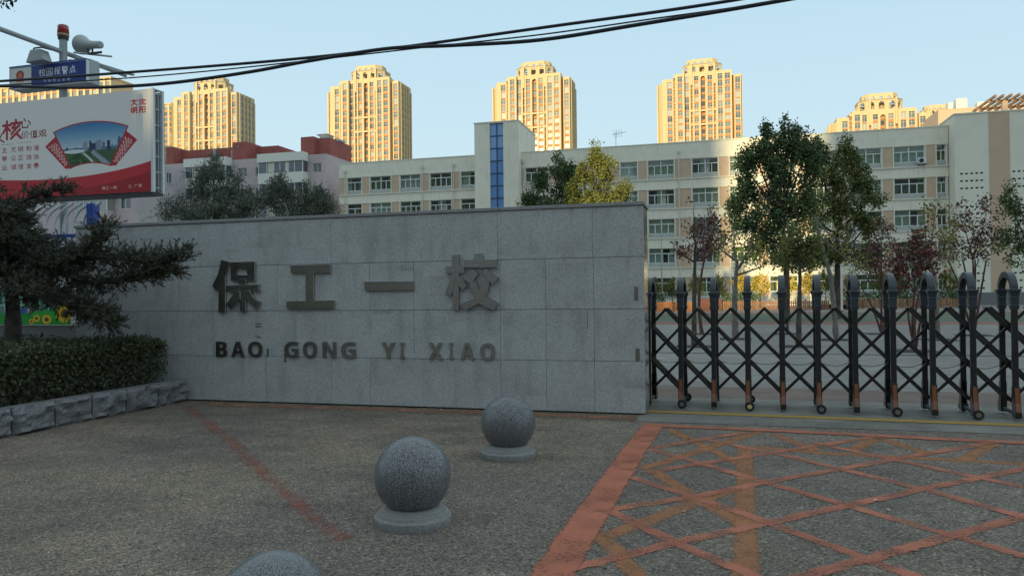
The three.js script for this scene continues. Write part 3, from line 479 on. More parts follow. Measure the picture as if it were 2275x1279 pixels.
// ---------------------------------------------------------------- granite sign wall
const HANZI = {"bao":[[[-7.127,2.12],[-6.989,2.085],[-7.06,1.88],[-7.064,1.336],[-7.183,1.337],[-7.173,1.657],[-7.223,1.664],[-7.284,1.733],[-7.183,1.914]],[[-6.965,2.08],[-6.551,2.082],[-6.553,1.797],[-6.962,1.804]],[[-6.862,1.987],[-6.68,1.983],[-6.68,1.884],[-6.863,1.887]],[[-6.82,1.833],[-6.705,1.831],[-6.709,1.345],[-6.799,1.346]],[[-7.031,1.73],[-6.484,1.74],[-6.484,1.643],[-7.032,1.645]],[[-6.877,1.654],[-6.804,1.653],[-6.798,1.536],[-6.965,1.378],[-7.039,1.453]],[[-6.707,1.652],[-6.641,1.651],[-6.55,1.524],[-6.459,1.481],[-6.528,1.372],[-6.707,1.546]]],"gong":[[[-5.964,2.011],[-5.314,2.014],[-5.315,1.897],[-5.949,1.903]],[[-5.709,1.919],[-5.582,1.917],[-5.586,1.474],[-5.713,1.475]],[[-6.022,1.492],[-5.259,1.498],[-5.26,1.39],[-6.023,1.39]]],"yi":[[[-4.789,1.757],[-4.041,1.754],[-4.042,1.635],[-4.773,1.636]]],"xiao":[[[-3.464,2.102],[-3.361,2.109],[-3.373,1.351],[-3.458,1.347]],[[-3.553,1.948],[-3.291,1.952],[-3.292,1.855],[-3.554,1.856]],[[-3.477,1.855],[-3.422,1.789],[-3.481,1.546],[-3.573,1.586],[-3.51,1.722]],[[-3.385,1.808],[-3.328,1.797],[-3.253,1.68],[-3.325,1.622],[-3.378,1.701]],[[-3.146,2.114],[-3.025,2.117],[-3.016,2.008],[-3.137,2.011]],[[-3.29,2.02],[-2.829,2.023],[-2.83,1.924],[-3.285,1.929]],[[-3.179,1.911],[-3.084,1.855],[-3.192,1.698],[-3.283,1.768]],[[-3.042,1.86],[-2.977,1.911],[-2.807,1.779],[-2.888,1.694]],[[-3.212,1.699],[-3.13,1.752],[-3.061,1.581],[-2.811,1.444],[-2.872,1.344],[-3.093,1.446]],[[-3.039,1.744],[-2.928,1.724],[-2.96,1.58],[-3.072,1.446],[-3.277,1.35],[-3.348,1.428],[-3.163,1.504],[-3.071,1.619]]]};
const LETTERS = [["B",-7.238,0.67,-7.05,0.9],["A",-6.971,0.671,-6.749,0.901],["O",-6.683,0.674,-6.447,0.903],["G",-6.077,0.673,-5.85,0.907],["O",-5.773,0.674,-5.549,0.909],["N",-5.455,0.676,-5.244,0.907],["G",-5.161,0.676,-4.935,0.909],["Y",-4.53,0.679,-4.332,0.905],["I",-4.255,0.679,-4.188,0.906],["X",-3.829,0.676,-3.618,0.906],["I",-3.525,0.676,-3.471,0.907],["A",-3.366,0.676,-3.165,0.907],["O",-3.081,0.674,-2.871,0.907]];
{
  const W0 = -9.86, W1 = -0.88, ZF = -9.62, t = thing('granite_sign_wall', 'grey granite-clad school sign wall with metal lettering', 'wall', [0, 0, 0]);
  part('core', B(W0 + 0.035, W1 - 0.035, 0.01, 2.66, -10.16, ZF - 0.035), M.wallCore, t);
  const rows = [[0.02, 0.678], [0.684, 1.352], [1.358, 2.022], [2.028, 2.68]];
  const cuts = [[W0, -7.92, -6.4, -5.33, -4.72, -2.80, -2.17, -1.53, W1], [W0, -8.6, -7.3, -5.9, -4.05, -2.80, -2.17, -1.53, W1], [W0, -7.92, -6.2, -4.72, -4.05, -2.80, -2.17, -1.53, W1], [W0, -7.92, -5.33, -2.83, -1.54, W1]];
  let q = 0;
  rows.forEach(([y0, y1], r) => { const c = cuts[r]; for (let i = 0; i < c.length - 1; i++) {
    const g = RB(c[i] + 0.0018, c[i + 1] - 0.0018, y0, y1, ZF - 0.03, ZF + rr(-0.001, 0.001), 0.002, 1), P = g.attributes.position, uv = g.attributes.uv, u0 = rnd(), v0 = rnd(), fl = rnd() < 0.5 ? -1 : 1;
    for (let k = 0; k < P.count; k++) uv.setXY(k, u0 + fl * P.getX(k) / 2.4, v0 + P.getY(k) / 1.2);
    part('granite_slab', g, cladding[q++ % 4], t); } });
  for (const [y0, y1] of rows) part('end_slab', box_uv(RB(W1 - 0.03, W1, y0, y1, -10.16, ZF - 0.034, 0.003, 1), 0.6), M.polished, t, 'polished granite end slab');
  part('back_slab', box_uv(B(W0, W1, 0.02, 2.68, -10.2, -10.164), 1.2), M.copingStone, t);
  part('left_end_slab', box_uv(B(W0, W0 + 0.03, 0.02, 2.68, -10.16, ZF - 0.034), 1.2), M.copingStone, t);
  const cps = [W0 - 0.02, -7.92, -5.33, -2.8, W1 + 0.02]; for (let i = 0; i < 4; i++) part('coping_slab', box_uv(RB(cps[i] + 0.002, cps[i + 1] - 0.002, 2.684, 2.73, -10.22, ZF + 0.02, 0.006, 1), 0.8), M.copingStone, t);
  // characters: cut from brushed steel, standing proud of the wall
  const cut = (poly, depth, hole) => { const s = new THREE.Shape(poly.map(([x, y]) => new THREE.Vector2(x, y))); if (hole) s.holes.push(new THREE.Path(hole.map(([x, y]) => new THREE.Vector2(x, y)))); return new THREE.ExtrudeGeometry(s, { depth, bevelEnabled: true, bevelSize: 0.002, bevelThickness: 0.003, bevelSegments: 1 }).translate(0, 0, ZF + 0.002); };
  for (const [id, lab] of [['bao', 'steel character bao'], ['gong', 'steel character gong'], ['yi', 'steel character yi'], ['xiao', 'steel character xiao']]) {
    const gs = []; const list = HANZI[id]; let d = 0.036;
    for (let i = 0; i < list.length; i++) { if (id === 'bao' && i === 2) continue; gs.push(cut(list[i], d, id === 'bao' && i === 1 ? list[2] : null)); d += 0.0022; }
    part('character', gs.map((g) => box_uv(g, 0.5)), M.steel, t, lab);
  }
  const font = await new FontLoader().loadAsync('fonts/droid/droid_sans_bold.typeface.json');
  for (const [ch, x0, y0, x1, y1] of LETTERS) {
    const g = new TextGeometry(ch, { font, size: 1, depth: 0.03, curveSegments: 8, bevelEnabled: false }); g.computeBoundingBox(); const b = g.boundingBox;
    g.translate(-b.min.x, -b.min.y, 0).scale((x1 - x0) / (b.max.x - b.min.x), (y1 - y0) / (b.max.y - b.min.y), 1).translate(x0, y0, ZF + 0.001);
    part('letter', box_uv(g, 0.5), M.steel, t, 'steel letter ' + ch);
  }
  // leftovers of glue and old stickers
  const smear = (x0, x1, y0, y1, m = M.residue) => part('glue_mark', B(x0, x1, y0, y1, ZF, ZF + 0.002), m, t);
  smear(-6.575, -6.47, 1.155, 1.166); smear(-6.575, -6.47, 1.118, 1.13); smear(-6.6, -6.5, 0.985, 0.992); smear(-6.56, -6.47, 0.957, 0.968); smear(-6.385, -6.36, 0.68, 0.80); smear(-6.10, -6.06, 0.60, 0.73, mat([0.15, 0.12, 0.09], 0.9));
  smear(-1.008, -0.955, 1.46, 1.64, mat([0.16, 0.15, 0.135], 0.9)); smear(-1.0, -0.945, 0.69, 0.85, mat([0.15, 0.135, 0.11], 0.9)); smear(-1.4, -1.22, 1.905, 1.912, mat([0.35, 0.35, 0.35], 0.8)); smear(-1.62, -1.615, 1.1, 1.35, M.residue);
}

// ---------------------------------------------------------------- granite ball bollards
{
  const base = new THREE.LatheGeometry([[0, 0], [0.26, 0], [0.262, 0.004], [0.262, 0.056], [0.257, 0.062], [0.236, 0.064], [0.234, 0.068], [0.233, 0.084], [0.228, 0.089], [0.206, 0.091], [0.203, 0.095], [0.2, 0.112], [0.192, 0.117], [0.165, 0.12], [0.0, 0.12]].map(([x, y]) => new THREE.Vector2(x, y)), 56);
  const ball = new THREE.SphereGeometry(0.262, 56, 40);
  const labs = ['granite ball bollard nearest the sign wall', 'granite ball bollard in the middle of the row of three', 'slightly smaller granite ball bollard farthest from the sign wall'];
  [[-1.94, -6.9], [-2.02, -4.75], [-1.75, -2.67]].forEach(([x, z], i) => {
    const t = thing('ball_bollard', labs[i], 'bollard', [x, 0, z], 'granite ball bollards on the forecourt');
    part('base', toCreasedNormals(base, 0.6), M.ballBase, t); const b = part('ball', ball, M.ball, t); b.position.y = 0.322; if (i === 2) t.scale.setScalar(0.88); b.rotation.set(rr(0, 6), rr(0, 6), rr(0, 6));
  });
}

// ---------------------------------------------------------------- retractable gate
{
  const t = thing('retractable_gate', 'black retractable lattice gate with arched grey caps on wheels', 'gate', [-0.88, 0.006, -10.62]); t.rotation.y = -0.063;
  const P = 0.4325, ZP = 0.25;
  const post = RB(-0.032, 0.032, 0.10, 1.36, -0.03, 0.03, 0.012);
  const capital = merge([new THREE.LatheGeometry([[0, 0], [0.056, 0], [0.058, 0.028], [0.064, 0.034], [0.064, 0.048], [0.054, 0.054], [0.056, 0.13], [0.062, 0.136], [0.062, 0.146], [0.058, 0.152], [0.062, 0.185], [0.074, 0.21], [0.086, 0.217], [0.086, 0.238], [0.07, 0.246], [0, 0.246]].map(([x, y]) => new THREE.Vector2(x, y)), 4, Math.PI / 4).toNonIndexed()]);
  const capG = toCreasedNormals(capital, 0.5);
  const archG = (() => { const s = new THREE.Shape(), R = ZP + 0.03, r = ZP - 0.035; s.moveTo(R, 0); for (let i = 1; i <= 20; i++) { const a = i / 20 * Math.PI; s.lineTo(R * Math.cos(a), 0.215 * Math.sin(a)); } s.lineTo(-r, 0); for (let i = 1; i <= 20; i++) { const a = Math.PI - i / 20 * Math.PI; s.lineTo(r * Math.cos(a), 0.15 * Math.sin(a)); } return toCreasedNormals(new THREE.ExtrudeGeometry(s, { depth: 0.058, bevelEnabled: true, bevelSize: 0.006, bevelThickness: 0.008, bevelSegments: 2 }), 0.5).translate(0, 0, -0.029).rotateY(Math.PI / 2).translate(0, 1.55, 0); })();
  const footG = (() => { const s = new THREE.Shape([[0.03, 0.40], [-0.03, 0.40], [-0.03, 0.03], [0.10, 0.03], [0.105, 0.10], [0.065, 0.20], [0.05, 0.40]].map(([x, y]) => new THREE.Vector2(x, y))); return new THREE.ExtrudeGeometry(s, { depth: 0.068, bevelEnabled: false }).translate(0, 0, -0.034).rotateY(-Math.PI / 2); })();
  const reflG = (() => { const s = new THREE.Shape([[0.052, 0.38], [0.067, 0.20], [0.107, 0.10], [0.112, 0.105], [0.073, 0.205], [0.058, 0.385]].map(([x, y]) => new THREE.Vector2(x, y))); return new THREE.ExtrudeGeometry(s, { depth: 0.045, bevelEnabled: false }).translate(0, 0, -0.0225).rotateY(-Math.PI / 2); })();
  const wheelG = new THREE.CylinderGeometry(0.058, 0.058, 0.035, 20).rotateX(Math.PI / 2), hubG = merge([new THREE.CylinderGeometry(0.03, 0.03, 0.04, 12).rotateX(Math.PI / 2)]);
  const railG = RB(-0.02, 0.02, 0.055, 0.095, -ZP, ZP, 0.006);
  const N = 16;
  for (let k = -2; k < N; k++) {
    const u = sub('gate_frame', t, [k * P, 0, 0]);
    for (const s of [1, -1]) { const o = part('post', post, M.black, u); o.position.z = s * ZP; const c = part('capital', capG, M.slate, u); c.position.set(0, 1.31, s * ZP); const f = part('foot', footG, M.black, u); f.position.z = s * ZP; if (s < 0) f.rotation.y = Math.PI;
      const q = part('reflector', reflG, M.copper, u, 'copper-coloured foot plate'); q.position.z = s * ZP; if (s < 0) q.rotation.y = Math.PI;
      if (k % 2) { const w = part('wheel', wheelG, M.rubber, u); w.position.set(0.02, 0.059, s * (ZP + 0.11)); const h = part('wheel_hub', hubG, k === 3 ? mat([0.6, 0.5, 0.2], 0.4) : M.hub, u); h.position.copy(w.position); } }
    part('arch', archG, M.slate, u); part('bottom_rail', railG, M.darkSteel, u);
    // scissor bars to the next frame
    const x0 = k * P, x1 = x0 + P, xm = x0 + P / 2, Z = 0.02, b = (ax, ay, bx, by, z) => part('lattice_bar', bar(V(ax, ay, z), V(bx, by, z), 0.036, 0.018), M.black, t);
    b(x0, 1.10, xm, 1.33, Z); b(xm, 1.33, x1, 1.10, -Z); b(x0, 1.10, x1, 0.645, -Z); b(x0, 0.645, x1, 1.10, Z); b(x0, 0.645, x1, 0.20, -Z); b(x0, 0.20, x1, 0.645, Z);
    for (const zz of [0.14, -0.14]) { b(x0, 1.10, x1, 0.645, zz); b(x0, 0.645, x1, 0.20, zz); b(xm, 1.33, x1, 1.10, zz); }
    part('pivot', [rod(V(xm, 1.33, -0.16), V(xm, 1.33, 0.16), 0.016), rod(V(xm, 0.872, -0.16), V(xm, 0.872, 0.16), 0.012), rod(V(xm, 0.422, -0.16), V(xm, 0.422, 0.16), 0.012)], M.black, t);
    part('cross_tube', [rod(V(x0, 1.10, -ZP), V(x0, 1.10, ZP), 0.012), rod(V(x0, 0.645, -ZP), V(x0, 0.645, ZP), 0.012), rod(V(x0, 0.20, -ZP), V(x0, 0.20, ZP), 0.012)], M.black, t);
    part('control_cable', tube([V(x0, 0.62, -ZP), V(x0 + P * 0.25, 0.57, -ZP), V(xm, 0.555, -ZP), V(x0 + P * 0.75, 0.57, -ZP), V(x1, 0.62, -ZP)], 0.004, 12, 5), M.rubber, t);
  }
}

// ---------------------------------------------------------------- foliage builders
function leafCloud(list, size, cols, aspect = 0.6, droop = 0) { // list of [x,y,z] -> kite-shaped leaves with random turn, tone per leaf
  const n = list.length, P = new Float32Array(n * 12), N = new Float32Array(n * 12), C = new Float32Array(n * 12), I = new Uint32Array(n * 6), a = V(), b = V(), c = V();
  for (let i = 0; i < n; i++) {
    a.set(gauss(), gauss() - droop, gauss()).normalize(); b.set(gauss(), gauss(), gauss()); c.crossVectors(a, b).normalize(); b.crossVectors(a, c);
    const s = size * rr(0.6, 1.35), w = s * aspect, [x, y, z] = list[i], col = cols(list[i]), nn = b;
    const q = [[0, 0, 0], [a.x * s * 0.5 + c.x * w * 0.5, a.y * s * 0.5 + c.y * w * 0.5, a.z * s * 0.5 + c.z * w * 0.5], [a.x * s, a.y * s, a.z * s], [a.x * s * 0.5 - c.x * w * 0.5, a.y * s * 0.5 - c.y * w * 0.5, a.z * s * 0.5 - c.z * w * 0.5]];
    for (let k = 0; k < 4; k++) { const o = i * 12 + k * 3; P[o] = x + q[k][0]; P[o + 1] = y + q[k][1]; P[o + 2] = z + q[k][2]; N[o] = -nn.x; N[o + 1] = -nn.y; N[o + 2] = -nn.z; C[o] = col[0]; C[o + 1] = col[1]; C[o + 2] = col[2]; }
    I.set([i * 4, i * 4 + 1, i * 4 + 2, i * 4, i * 4 + 2, i * 4 + 3], i * 6);
  }
  const g = new THREE.BufferGeometry(); g.setAttribute('position', new THREE.BufferAttribute(P, 3)); g.setAttribute('normal', new THREE.BufferAttribute(N, 3)); g.setAttribute('color', new THREE.BufferAttribute(C, 3)); g.setIndex(new THREE.BufferAttribute(I, 1)); return g;
}
const mixer = (cs) => (p) => { const a = p[3] === undefined || rnd() < 0.3 ? pick(cs) : cs[Math.floor(p[3] * cs.length)], k = rr(0.7, 1.3) * 1.75 * (p[4] ?? 1); return [a[0] * k, a[1] * k, a[2] * k]; };
const GREEN = [[0.028, 0.055, 0.022], [0.035, 0.062, 0.022], [0.045, 0.07, 0.022]], OLIVE = [[0.075, 0.085, 0.02], [0.06, 0.075, 0.022], [0.10, 0.10, 0.022], [0.05, 0.06, 0.02]], YELLOW = [[0.17, 0.145, 0.022], [0.13, 0.125, 0.022], [0.09, 0.10, 0.02]], SUNLIT = [[0.34, 0.23, 0.02], [0.26, 0.19, 0.02], [0.18, 0.15, 0.02]], RED = [[0.09, 0.028, 0.028], [0.065, 0.03, 0.025], [0.11, 0.045, 0.03], [0.05, 0.035, 0.022]], GREY = [[0.05, 0.062, 0.04], [0.06, 0.07, 0.045], [0.04, 0.05, 0.035]], SHRUB = [[0.08, 0.085, 0.018], [0.06, 0.075, 0.02], [0.10, 0.095, 0.02]];
function tree(o) { // o: name,label,category,group,at,trunk points,r,blobs [x,y,rx,ry,(z)],clumps,leaves,size,cols,bark; blob x is relative to the trunk foot
  const t = thing(o.name, o.label, 'tree', [o.at[0], 0, o.at[1]], o.group), wood = [], pts = [];
  const tp = o.trunk.map(([x, y, z = 0]) => V(x, y, z)), r = o.r;
  for (let s = 0; s < (o.stems ?? 1); s++) { const off = s ? V(rr(-0.25, 0.25), 0, rr(-0.2, 0.2)) : V(0, 0, 0); wood.push(limb(tp.map((p, i) => p.clone().addScaledVector(off, i / (tp.length - 1) * 3 * (s ? 1 : 0))), r * (s ? 0.75 : 1), r * 0.42)); }
  const top = tp[tp.length - 1];
  o.blobs.map((b) => [b[0] * (o.grow ? 1.12 : 1), b[1], b[2] * (o.grow ?? 1), b[3] * (o.grow ?? 1), b[4] ?? rr(-0.5, 0.5) * b[2]]).forEach(([x, y, rx, ry, z]) => {
    const c = V(x, y, z), from = y - ry < top.y ? tp[Math.max(1, tp.length - 2)].clone().lerp(top, rr(0.2, 1)) : top.clone();
    const mid = from.clone().lerp(c, 0.5).add(V(rr(-0.1, 0.1) * rx, -0.12 * ry, rr(-0.15, 0.15) * rx));
    wood.push(limb([from, mid, c, V(x + rr(-0.15, 0.15) * rx, y + ry * 0.75, z)], r * 0.4, r * 0.06, 5));
    const nc = Math.max(3, Math.round((o.clumps ?? 10) * Math.sqrt(rx * ry))), nl = Math.round((o.leaves ?? 30));
    for (let k = 0; k < nc; k++) {
      const u = V(gauss(), gauss(), gauss()).normalize().multiplyScalar(Math.pow(rnd(), 0.45)); const tp2 = 1 - 0.62 * Math.max(0, u.y), q = V(x + u.x * rx * tp2, y + (u.y > 0 ? u.y * 1.25 : u.y) * ry, z + u.z * rx * tp2), s = (o.spread ?? 0.3) * rr(0.6, 1.3);
      if (k % 2 === 0) wood.push(limb([c.clone().lerp(q, 0.1), c.clone().lerp(q, 0.55).add(V(0, -0.05, 0)), q], r * 0.13, r * 0.03, 4));
      const hue = rnd(), ton = rr(0.75, 1.35); for (let l = 0; l < nl; l++) pts.push([q.x + gauss() * s, q.y + gauss() * s * (o.tall ?? 1.1), q.z + gauss() * s, hue, ton]);
    }
  });
  part('trunk', wood, o.bark ?? M.bark, t);
  part('crown', leafCloud(pts, o.size ?? 0.16, mixer(o.cols), o.aspect ?? 0.6, o.droop ?? 0.3), M.leaf, t);
  if (o.pit) part('planting_pit', B(-0.5, 0.5, 0.004, 0.016, -0.5, 0.5), M.soil, t);
  return t;
}
const rel = (x0, list) => list.map(([x, y, rx, ry, z]) => z === undefined ? [x - x0, y, rx, ry] : [x - x0, y, rx, ry, z]);
const BIG = { clumps: 44, leaves: 48, spread: 0.23, size: 0.15, tall: 1.5 };
tree({ ...BIG, name: 'tall_tree', label: 'tall dark green tree in the yard before the sunlit school wall', group: 'tall trees in the school yard', at: [3.6, -42], trunk: [[0, 0], [0.05, 2.6], [-0.1, 5.5]], r: 0.22, cols: [...GREEN, GREEN[1], OLIVE[1], OLIVE[3]], bark: M.bark,
  blobs: rel(3.6, [[3.7, 9.7, 0.6, 1.0], [2.77, 9.5, 0.55, 0.9], [4.2, 9.4, 0.5, 0.8], [5.0, 8.3, 0.6, 0.8], [2.2, 8.8, 0.6, 0.8], [3.3, 8.6, 0.9, 0.8], [4.65, 8.9, 0.6, 1.0], [3.4, 7.5, 1.4, 1.1], [1.67, 8.4, 0.6, 0.8], [1.67, 7.1, 0.85, 0.6], [1.0, 6.1, 0.65, 0.45], [3.0, 5.7, 1.4, 0.9], [4.6, 6.4, 1.0, 1.1], [2.6, 4.3, 1.15, 0.8], [3.95, 3.3, 1.15, 0.7], [1.6, 5.2, 0.7, 0.5]]) });
tree({ ...BIG, name: 'tall_tree', label: 'tall olive tree beside the tall dark green one', group: 'tall trees in the school yard', at: [6.7, -46], trunk: [[0, 0], [0.05, 2.4], [0.1, 5]], r: 0.22, cols: [...OLIVE, GREEN[2], [0.075, 0.085, 0.02]],
  blobs: rel(6.7, [[5.8, 9.5, 0.55, 0.95], [7.27, 9.4, 0.5, 1.1], [6.5, 8.3, 1.2, 0.9], [7.9, 8.2, 0.85, 0.95], [8.4, 7.0, 1.0, 0.8], [6.7, 6.5, 1.5, 1.0], [5.3, 6.0, 1.1, 1.1], [8.2, 5.2, 1.1, 0.7], [6.5, 4.0, 1.5, 0.9], [8.2, 3.5, 0.85, 0.6], [5.3, 3.7, 1.0, 0.7]]) });
tree({ ...BIG, name: 'tall_tree', label: 'dark green tree behind the wall beside the yellowing one', group: 'tall trees in the school yard', at: [-11, -50], trunk: [[0, 0], [0.1, 3], [0.3, 6.5]], r: 0.2, cols: [...GREEN, GREEN[2], OLIVE[1]],
  blobs: rel(-11, [[-10.3, 10.2, 0.6, 0.9], [-11.5, 9.1, 0.9, 0.8], [-12.2, 8.0, 0.8, 0.55], [-10, 8.5, 1.1, 0.9], [-9.4, 9.7, 0.5, 0.7], [-11, 7.0, 1.6, 1.0], [-10.6, 5.2, 1.5, 1.0]]) });
tree({ ...BIG, name: 'tall_tree', label: 'yellowing leafy tree just behind the sign wall top', group: 'tall trees in the school yard', at: [-7.3, -48], trunk: [[0, 0], [-0.05, 3], [0, 6.5]], r: 0.2, cols: [YELLOW[1], YELLOW[2], OLIVE[0], OLIVE[2], OLIVE[1]],
  blobs: rel(-7.3, [[-7.4, 10.3, 0.5, 0.95], [-6.7, 9.5, 0.7, 0.8], [-8.3, 9.2, 0.7, 0.8], [-7.5, 8.1, 1.3, 0.9], [-5.7, 8.2, 0.75, 0.6], [-8.9, 7.9, 0.8, 0.8], [-7, 6.8, 1.8, 0.9], [-7.2, 5.2, 1.6, 0.9]]) });
const WIL = { clumps: 34, leaves: 90, spread: 0.34, size: 0.15, aspect: 0.3, droop: 0.9, cols: GREY };
tree({ ...WIL, name: 'willow_tree', label: 'grey-green feathery willow with the taller pointed top', group: 'willows behind the sign wall', at: [-28.6, -38], trunk: [[0, 0], [0.1, 3], [0, 6]], r: 0.2,
  blobs: rel(-28.6, [[-28.9, 9.2, 0.9, 0.8], [-29.7, 8.0, 1.3, 0.9], [-27.7, 8.0, 1.3, 1.0], [-30.8, 6.9, 1.2, 0.9], [-28.6, 6.8, 1.9, 1.1], [-26.7, 6.9, 1.0, 0.9], [-29.5, 5.2, 2, 1.0], [-27.3, 5.2, 1.6, 0.9]]) });
tree({ ...WIL, name: 'willow_tree', label: 'grey-green feathery willow with the broad low top', group: 'willows behind the sign wall', at: [-23.3, -38], trunk: [[0, 0], [-0.1, 3], [0.1, 5.5]], r: 0.2,
  blobs: rel(-23.3, [[-24, 7.9, 0.95, 0.6], [-24.9, 7.2, 1.2, 0.75], [-22.7, 7.3, 1.15, 0.75], [-21.5, 6.8, 0.95, 0.75], [-23.3, 6.4, 1.9, 0.9], [-23.6, 5.0, 2.2, 1.0]]) });
const YARD = { name: 'yard_tree', group: 'young trees planted in the school yard', pit: true, grow: 1.3, clumps: 26, leaves: 22, spread: 0.16, size: 0.085, aspect: 0.7 };
tree({ ...YARD, label: 'young tree with dark red leaves beside the end of the sign wall', at: [-0.62, -22.16], trunk: [[0, 0], [0.02, 1.2], [0.05, 2.3], [0.08, 3.0]], r: 0.085, cols: [...RED, [0.05, 0.045, 0.03]], bark: M.bark, blobs: [[0.05, 3.6, 0.4, 0.4], [0.5, 3.2, 0.35, 0.4], [-0.35, 2.75, 0.25, 0.25], [0.25, 2.8, 0.35, 0.35]], clumps: 28, leaves: 18 });
tree({ ...YARD, label: 'thin red-stemmed sapling with sparse wine-red leaves', at: [-0.51, -28.98], trunk: [[0, 0], [-0.1, 1.0], [0.0, 2.2], [0.2, 3.2]], r: 0.075, cols: RED, bark: M.barkRed, blobs: [[0.45, 4.2, 0.45, 0.4], [0.1, 3.6, 0.4, 0.4], [0.5, 3.4, 0.35, 0.4]] });
tree({ ...YARD, label: 'pale-barked forked young tree with thin yellow leaves', at: [0.63, -25.97], trunk: [[0, 0], [-0.02, 1.2], [0.03, 2.0], [0.08, 2.6]], r: 0.12, cols: YELLOW, bark: M.barkPale, blobs: [[0.0, 3.4, 0.45, 0.45], [0.5, 3.2, 0.45, 0.5], [-0.45, 3.1, 0.3, 0.35], [0.25, 2.7, 0.5, 0.3], [0.9, 2.5, 0.3, 0.2]], clumps: 23, leaves: 18 });
tree({ ...YARD, label: 'straight-trunked young tree with a dense olive crown', at: [2.25, -22.5], trunk: [[0, 0], [0.03, 1], [0.07, 2.1], [0.07, 2.5]], r: 0.09, cols: [...OLIVE, YELLOW[2]], bark: M.bark, blobs: [[0, 3.1, 0.4, 0.4], [-0.3, 2.7, 0.35, 0.3], [0.35, 2.7, 0.35, 0.35], [0.05, 2.5, 0.4, 0.25]], clumps: 39, leaves: 32 });
tree({ ...YARD, label: 'slender sapling half hidden between two gate arches', at: [2.54, -29.19], trunk: [[0, 0], [0.02, 1.2], [0.05, 2.4]], r: 0.06, cols: OLIVE, bark: M.bark, blobs: [[0.05, 3.0, 0.4, 0.45], [0.2, 3.5, 0.3, 0.3]] });
tree({ ...YARD, label: 'leaning pale-barked tree with forked limbs and yellow-green leaves', at: [3.73, -25.77], trunk: [[0, 0], [-0.08, 1.2], [-0.15, 2.0], [-0.4, 3.0], [-0.6, 4.0]], r: 0.10, cols: [...OLIVE, ...YELLOW], bark: M.barkPale, blobs: [[-0.9, 3.2, 0.5, 0.45], [0.3, 3.1, 0.5, 0.45], [-0.4, 4.0, 0.5, 0.4], [0.55, 2.4, 0.3, 0.3], [-0.9, 2.5, 0.35, 0.25]], clumps: 23, leaves: 19 });
tree({ ...YARD, label: 'young tree with a narrow maroon crown behind the white post', at: [5.77, -29.42], trunk: [[0, 0], [0.0, 1.0], [0.02, 1.6]], stems: 3, r: 0.06, cols: RED, bark: M.barkRed, blobs: [[0.05, 3.5, 0.35, 0.55], [-0.3, 2.8, 0.35, 0.45], [0.35, 2.7, 0.35, 0.5], [0, 2.3, 0.45, 0.4]], clumps: 33, leaves: 25 });
tree({ ...YARD, label: 'many-stemmed shrub-like tree with mixed red and green leaves', at: [4.93, -21.16], trunk: [[0, 0], [-0.05, 0.8], [0.0, 1.5]], stems: 4, r: 0.05, cols: [...RED, OLIVE[3], [0.14, 0.03, 0.03]], bark: M.barkRed, blobs: [[-0.2, 2.3, 0.35, 0.4], [0.2, 2.4, 0.35, 0.4], [0.05, 2.8, 0.3, 0.3], [0.35, 1.95, 0.25, 0.25], [-0.3, 1.9, 0.2, 0.25]], clumps: 39, leaves: 25 });
tree({ ...YARD, label: 'forked young tree with thinning brown and yellow leaves', at: [6.72, -26.06], trunk: [[0, 0], [-0.02, 1.2], [-0.04, 1.9], [-0.2, 2.5]], r: 0.085, cols: [...YELLOW, [0.12, 0.07, 0.025], OLIVE[0]], bark: M.barkPale, blobs: [[-0.3, 3.5, 0.4, 0.5], [0.3, 3.2, 0.45, 0.4], [0.0, 4.2, 0.3, 0.3], [0.5, 2.7, 0.3, 0.3], [-0.5, 2.9, 0.3, 0.3]], clumps: 23, leaves: 16 });
tree({ ...YARD, label: 'many-stemmed tree with a broad red crown before the vented block', at: [8.52, -28.75], trunk: [[0, 0], [0.0, 0.9], [0.02, 1.9], [0.0, 2.6]], stems: 5, r: 0.06, cols: [...RED, ...RED, YELLOW[1]], bark: M.barkRed, blobs: [[-0.35, 4.1, 0.35, 0.45], [0.35, 4.2, 0.35, 0.4], [0.0, 3.5, 0.6, 0.5], [-0.6, 3.2, 0.35, 0.4], [0.6, 3.3, 0.35, 0.4], [0.1, 2.8, 0.6, 0.3]], clumps: 31, leaves: 19 });
tree({ ...YARD, label: 'dense green tree next to the broad red-crowned one', at: [9.95, -27.5], trunk: [[0, 0], [0, 1.2], [0.0, 2.4]], r: 0.09, cols: [...GREEN, OLIVE[1], OLIVE[0]], bark: M.bark, blobs: [[-0.4, 3.3, 0.5, 0.7], [0.3, 3.6, 0.7, 0.8], [-0.6, 4.4, 0.25, 0.35], [0.2, 2.6, 0.8, 0.4], [0.4, 4.3, 0.5, 0.5]], clumps: 52, leaves: 39 });
// row of small trees along the school front
for (let i = 0; i < 15; i++) {
  const x = -8.5 + i * 2.15 + rr(-0.4, 0.4), lit = x > 2 && x < 9.6; const h = rr(2.9, 3.5);  // trees in the sun patch have the sunlit gold painted into their leaves
  tree({ name: 'small_tree', label: lit ? 'small tree along the school front with sunlit gold put into its leaf colour' : 'small olive tree in the row along the school front', group: lit ? 'trees with sunlit gold leaf colour along the school front' : 'olive trees along the school front', at: [x, -79 + rr(-1, 1)], trunk: [[0, 0], [rr(-0.05, 0.05), 0.8], [0, 1.5]], r: 0.06, cols: lit ? SUNLIT : SHRUB, bark: M.bark, blobs: [[-0.35, h - 0.9, 0.75, 0.65], [0.45, h - 1.0, 0.75, 0.65], [0, h - 0.35, 0.6, 0.5], [0.1, h - 1.5, 0.9, 0.4]], clumps: 20, leaves: 26, spread: 0.25, size: 0.17 });
}

